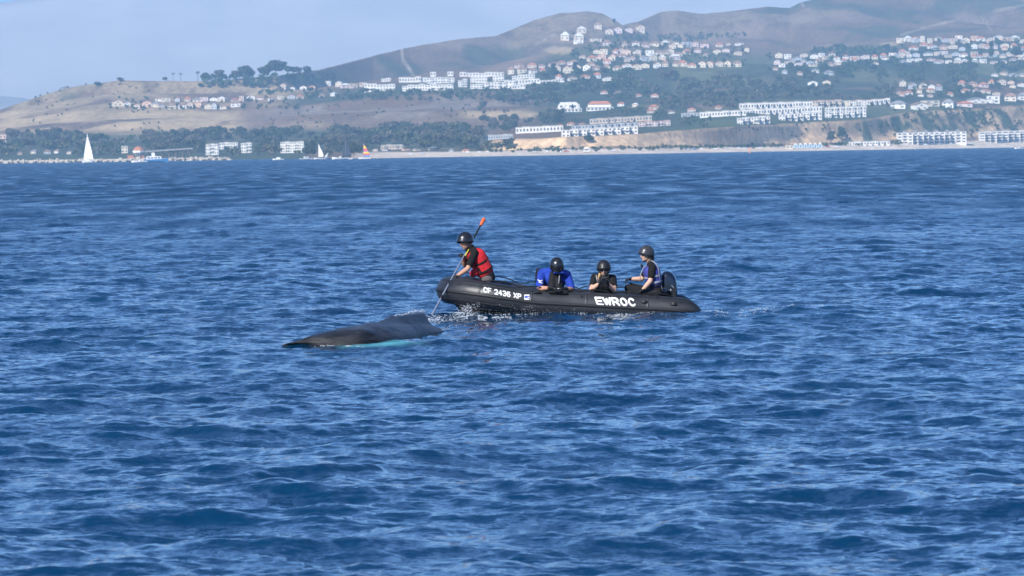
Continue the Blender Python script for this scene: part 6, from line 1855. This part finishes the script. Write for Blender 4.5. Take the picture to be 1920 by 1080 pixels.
# small white sloop
d = 2550.0
e = empty('sailboat', on_water(598, 299, d), R(150))
hull_mesh('hull', 7.5, 2.3, .8, M_HULLW, e)
pole_mesh('mast', (.3, 0, .6), (.3, 0, 10.2), .07, M_ALU, e)
sail_mesh('mainsail', (.2, 0, 1.5), (.2, 0, 10.0), (-3.2, -.6, 1.6), .5, M_SAIL, e)
tag(e, 'small white sailboat in front of the white apartment house', 'sailboat')
e = empty('sailboat', on_water(615, 299, 2560), R(30))
hull_mesh('hull', 5.0, 1.8, .6, M_HULLW, e)
pole_mesh('mast', (.2, 0, .5), (.2, 0, 4.4), .05, M_ALU, e)
sail_mesh('mainsail', (.1, 0, .9), (.1, 0, 4.3), (-2.6, -.5, 1.0), .3, M_SAIL, e)
tag(e, 'little dinghy with a short white sail right of the small sailboat', 'sailboat')
# catamarans: dark sails, and rainbow sail
def catamaran(px, py, d, H, rz, label, kind):
    e = empty('catamaran', on_water(px, py, d), rz)
    for yy in (-1.3, 1.3): hull_mesh('hull', 7.2, .7, .6, M_HULLW, e, 0.0, yy)
    v = box_mesh(-1.8, 1.6, -1.25, 1.25, .62, .74); mesh_obj('trampoline', v[0], v[1], M_DSAIL, e)
    pole_mesh('mast', (.8, 0, .7), (.8, 0, H), .08, M_ALU, e)
    if kind == 'dark':
        sail_mesh('mainsail', (.7, 0, 1.4), (.7, 0, H - .2), (-3.0, -.7, 1.5), .5, M_DSAIL, e)
        sail_mesh('jib', (3.3, 0, .9), (1.0, 0, H * .86), (.4, -.9, 1.3), .3, M_DSAIL, e)
    else:
        m, nt, b = new_mat('rainbow_sailcloth')
        tc = nt.nodes.new('ShaderNodeTexCoord'); sp = nt.nodes.new('ShaderNodeSeparateXYZ'); cr = nt.nodes.new('ShaderNodeValToRGB')
        mr = nt.nodes.new('ShaderNodeMapRange'); mr.inputs['From Min'].default_value = 1.0; mr.inputs['From Max'].default_value = H
        nt.links.new(tc.outputs['Object'], sp.inputs[0]); nt.links.new(sp.outputs['Z'], mr.inputs['Value']); nt.links.new(mr.outputs[0], cr.inputs[0]); nt.links.new(cr.outputs[0], b.inputs['Base Color'])
        cr.color_ramp.interpolation = 'CONSTANT'
        cols = [(0, (.08, .30, .70)), (.14, (.65, .10, .06)), (.26, (.85, .55, .05)), (.38, (.45, .15, .35)), (.50, (.80, .10, .05)), (.62, (.90, .65, .08)), (.76, (.85, .30, .05)), (.86, (.05, .30, .65))]
        el = cr.color_ramp.elements
        el[0].position = 0; el[0].color = cols[0][1] + (1,)
        el[1].position = cols[1][0]; el[1].color = cols[1][1] + (1,)
        for (pp, c) in cols[2:]:
            q = el.new(pp); q.color = c + (1,)
        b.inputs['Roughness'].default_value = .8
        sail_mesh('mainsail', (.7, 0, 1.2), (.7, 0, H - .2), (-3.4, -.8, 1.3), .5, m, e)
    tag(e, label, 'catamaran')
catamaran(650, 299.5, 2420, 14.5, R(150), 'catamaran with two dark sails and a white hull', 'dark')
catamaran(684, 299, 2450, 9.8, R(150), 'catamaran with a rainbow striped sail off the beach', 'rainbow')
# beach: umbrellas, parked cars, marker
M_CLOTHW = mat('umbrella_cloth', (0.78, 0.76, 0.72), 0.85, 0.05, 1.0)
CARC = {'white': mat('white_car_paint', (.75, .75, .75), .3, .03, 1, coat=.5), 'red': mat('red_car_paint', (.45, .06, .05), .3, .03, 1, coat=.5), 'silver': mat('silver_car_paint', (.45, .47, .50), .35, .03, 1, coat=.5), 'blue': mat('blue_car_paint', (.06, .14, .40), .3, .03, 1, coat=.5)}
def beach_y(px, off):
    return float(np.interp(px, [690, 1100, 1500, 1920], [293, 286.5, 279, 269.5])) + off
def umbrella(px, off, label):
    p = land_hit(px, beach_y(px, off)); e = empty('beach_umbrella', p)
    pole_mesh('pole', (0, 0, -.3), (0, 0, 2.6), .05, M_ALU, e)
    V = [(0, 0, 2.8)] + [(1.9 * math.cos(i * math.pi / 4), 1.9 * math.sin(i * math.pi / 4), 1.95) for i in range(8)] + [(0, 0, 2.65)]
    mesh_obj('canopy', V, [(0, 1 + i, 1 + (i + 1) % 8) for i in range(8)] + [(9, 1 + (i + 1) % 8, 1 + i) for i in range(8)], M_CLOTHW, e)
    tag(e, label, 'umbrella', 'white beach umbrellas')
for i, (px, nm) in enumerate(((877, 'leftmost'), (899, 'second'), (914, 'third'), (1026, 'fourth'), (1316, 'fifth'), (1385, 'sixth'), (1700, 'seventh'), (1783, 'eighth'))):
    umbrella(px, .6, 'white beach umbrella, %s counted from the left along the sand' % nm)
def car(px, col, rz, label):
    p = land_hit(px, beach_y(px, -1.5)); e = empty('parked_car', p, rz)
    pr = [(-2.2, .35), (-2.2, .85), (-1.6, .95), (-1.1, 1.45), (.6, 1.45), (1.2, .98), (2.1, .82), (2.25, .35)]
    V = [(x, -.85, z) for x, z in pr] + [(x, .85, z) for x, z in pr]; n = len(pr)
    mesh_obj('body', V, [tuple(range(n)), tuple(range(2 * n - 1, n - 1, -1))] + [(i, n + i, n + (i + 1) % n, (i + 1) % n) for i in range(n)], CARC[col], e)
    for sy in (-.87, .87):
        v = box_mesh(-1.0, .55, sy - .01, sy + .01, 1.0, 1.36); mesh_obj('window', v[0], v[1], M_GLASS, e)
        for sx in (-1.35, 1.35):
            W = [(sx, sy - .08, .33)] ; V = []
            for yy in (sy - .1, sy + .1): V += [(sx + .33 * math.cos(k * math.pi / 5), yy, .33 + .33 * math.sin(k * math.pi / 5)) for k in range(10)]
            mesh_obj('wheel', V, [tuple(range(10)), tuple(range(19, 9, -1))] + [(k, 10 + k, 10 + (k + 1) % 10, (k + 1) % 10) for k in range(10)], M_DSAIL, e)
    tag(e, label, 'car', 'cars parked behind the beach')
for i, (px, c) in enumerate(((770, 'white'), (792, 'silver'), (1003, 'white'), (1050, 'white'), (1062, 'red'), (1148, 'white'), (1290, 'silver'), (1302, 'blue'), (1342, 'white'), (1366, 'silver'), (1396, 'white'), (1424, 'white'), (1552, 'red'), (1568, 'white'), (1735, 'white'), (1762, 'silver'), (1820, 'white'))):
    car(px, c, R(random.Random(i).uniform(-20, 20)), '%s car parked behind the sand, %s from the left along the beach' % (c, ORD[i]))
p = land_hit(1100, beach_y(1100, -.5)); e = empty('lifeguard_hut', p)
v = box_mesh(-2.4, 2.4, -1.5, 1.5, .8, 3.0); mesh_obj('cabin', v[0], v[1], WALLS['white'], e)
for sx in (-2, 2):
    for sy in (-1.2, 1.2): pole_mesh('leg', (sx, sy, -.5), (sx * .9, sy * .9, .82), .12, M_BARK, e)
mesh_obj('roof', [(-2.9, -2, 3.0), (2.9, -2, 3.0), (2.9, 2, 3.0), (-2.9, 2, 3.0), (-1.4, 0, 4.2), (1.4, 0, 4.2)], [(0, 3, 2, 1), (0, 1, 5, 4), (1, 2, 5), (2, 3, 4, 5), (3, 0, 4)], WALLS['white'], e)
v = box_mesh(-1.6, 1.6, -1.56, -1.48, 1.7, 2.6); mesh_obj('window', v[0], v[1], M_GLASS, e)
tag(e, 'white stilted lifeguard hut on the sand below the dark round tree', 'lifeguard hut')
p = on_water(1406, 288, 2700); e = empty('marker_buoy', p)
M_ORANGE = mat('orange_paint', (.62, .24, .08), .6, .1, 2.0)
V = []
for (r, z) in ((.2, -.4), (.9, -.1), (.9, .5), (.35, .9), (.2, 3.6), (.02, 3.8)): V += [(r * math.cos(k * math.pi / 4), r * math.sin(k * math.pi / 4), z) for k in range(8)]
mesh_obj('float', V, [(j * 8 + k, j * 8 + (k + 1) % 8, (j + 1) * 8 + (k + 1) % 8, (j + 1) * 8 + k) for j in range(5) for k in range(8)], M_ORANGE, e)
v = box_mesh(-.7, .7, -.05, .05, 2.8, 3.5); mesh_obj('topmark', v[0], v[1], M_ORANGE, e)
tag(e, 'slim orange marker buoy in front of the right part of the beach', 'buoy')
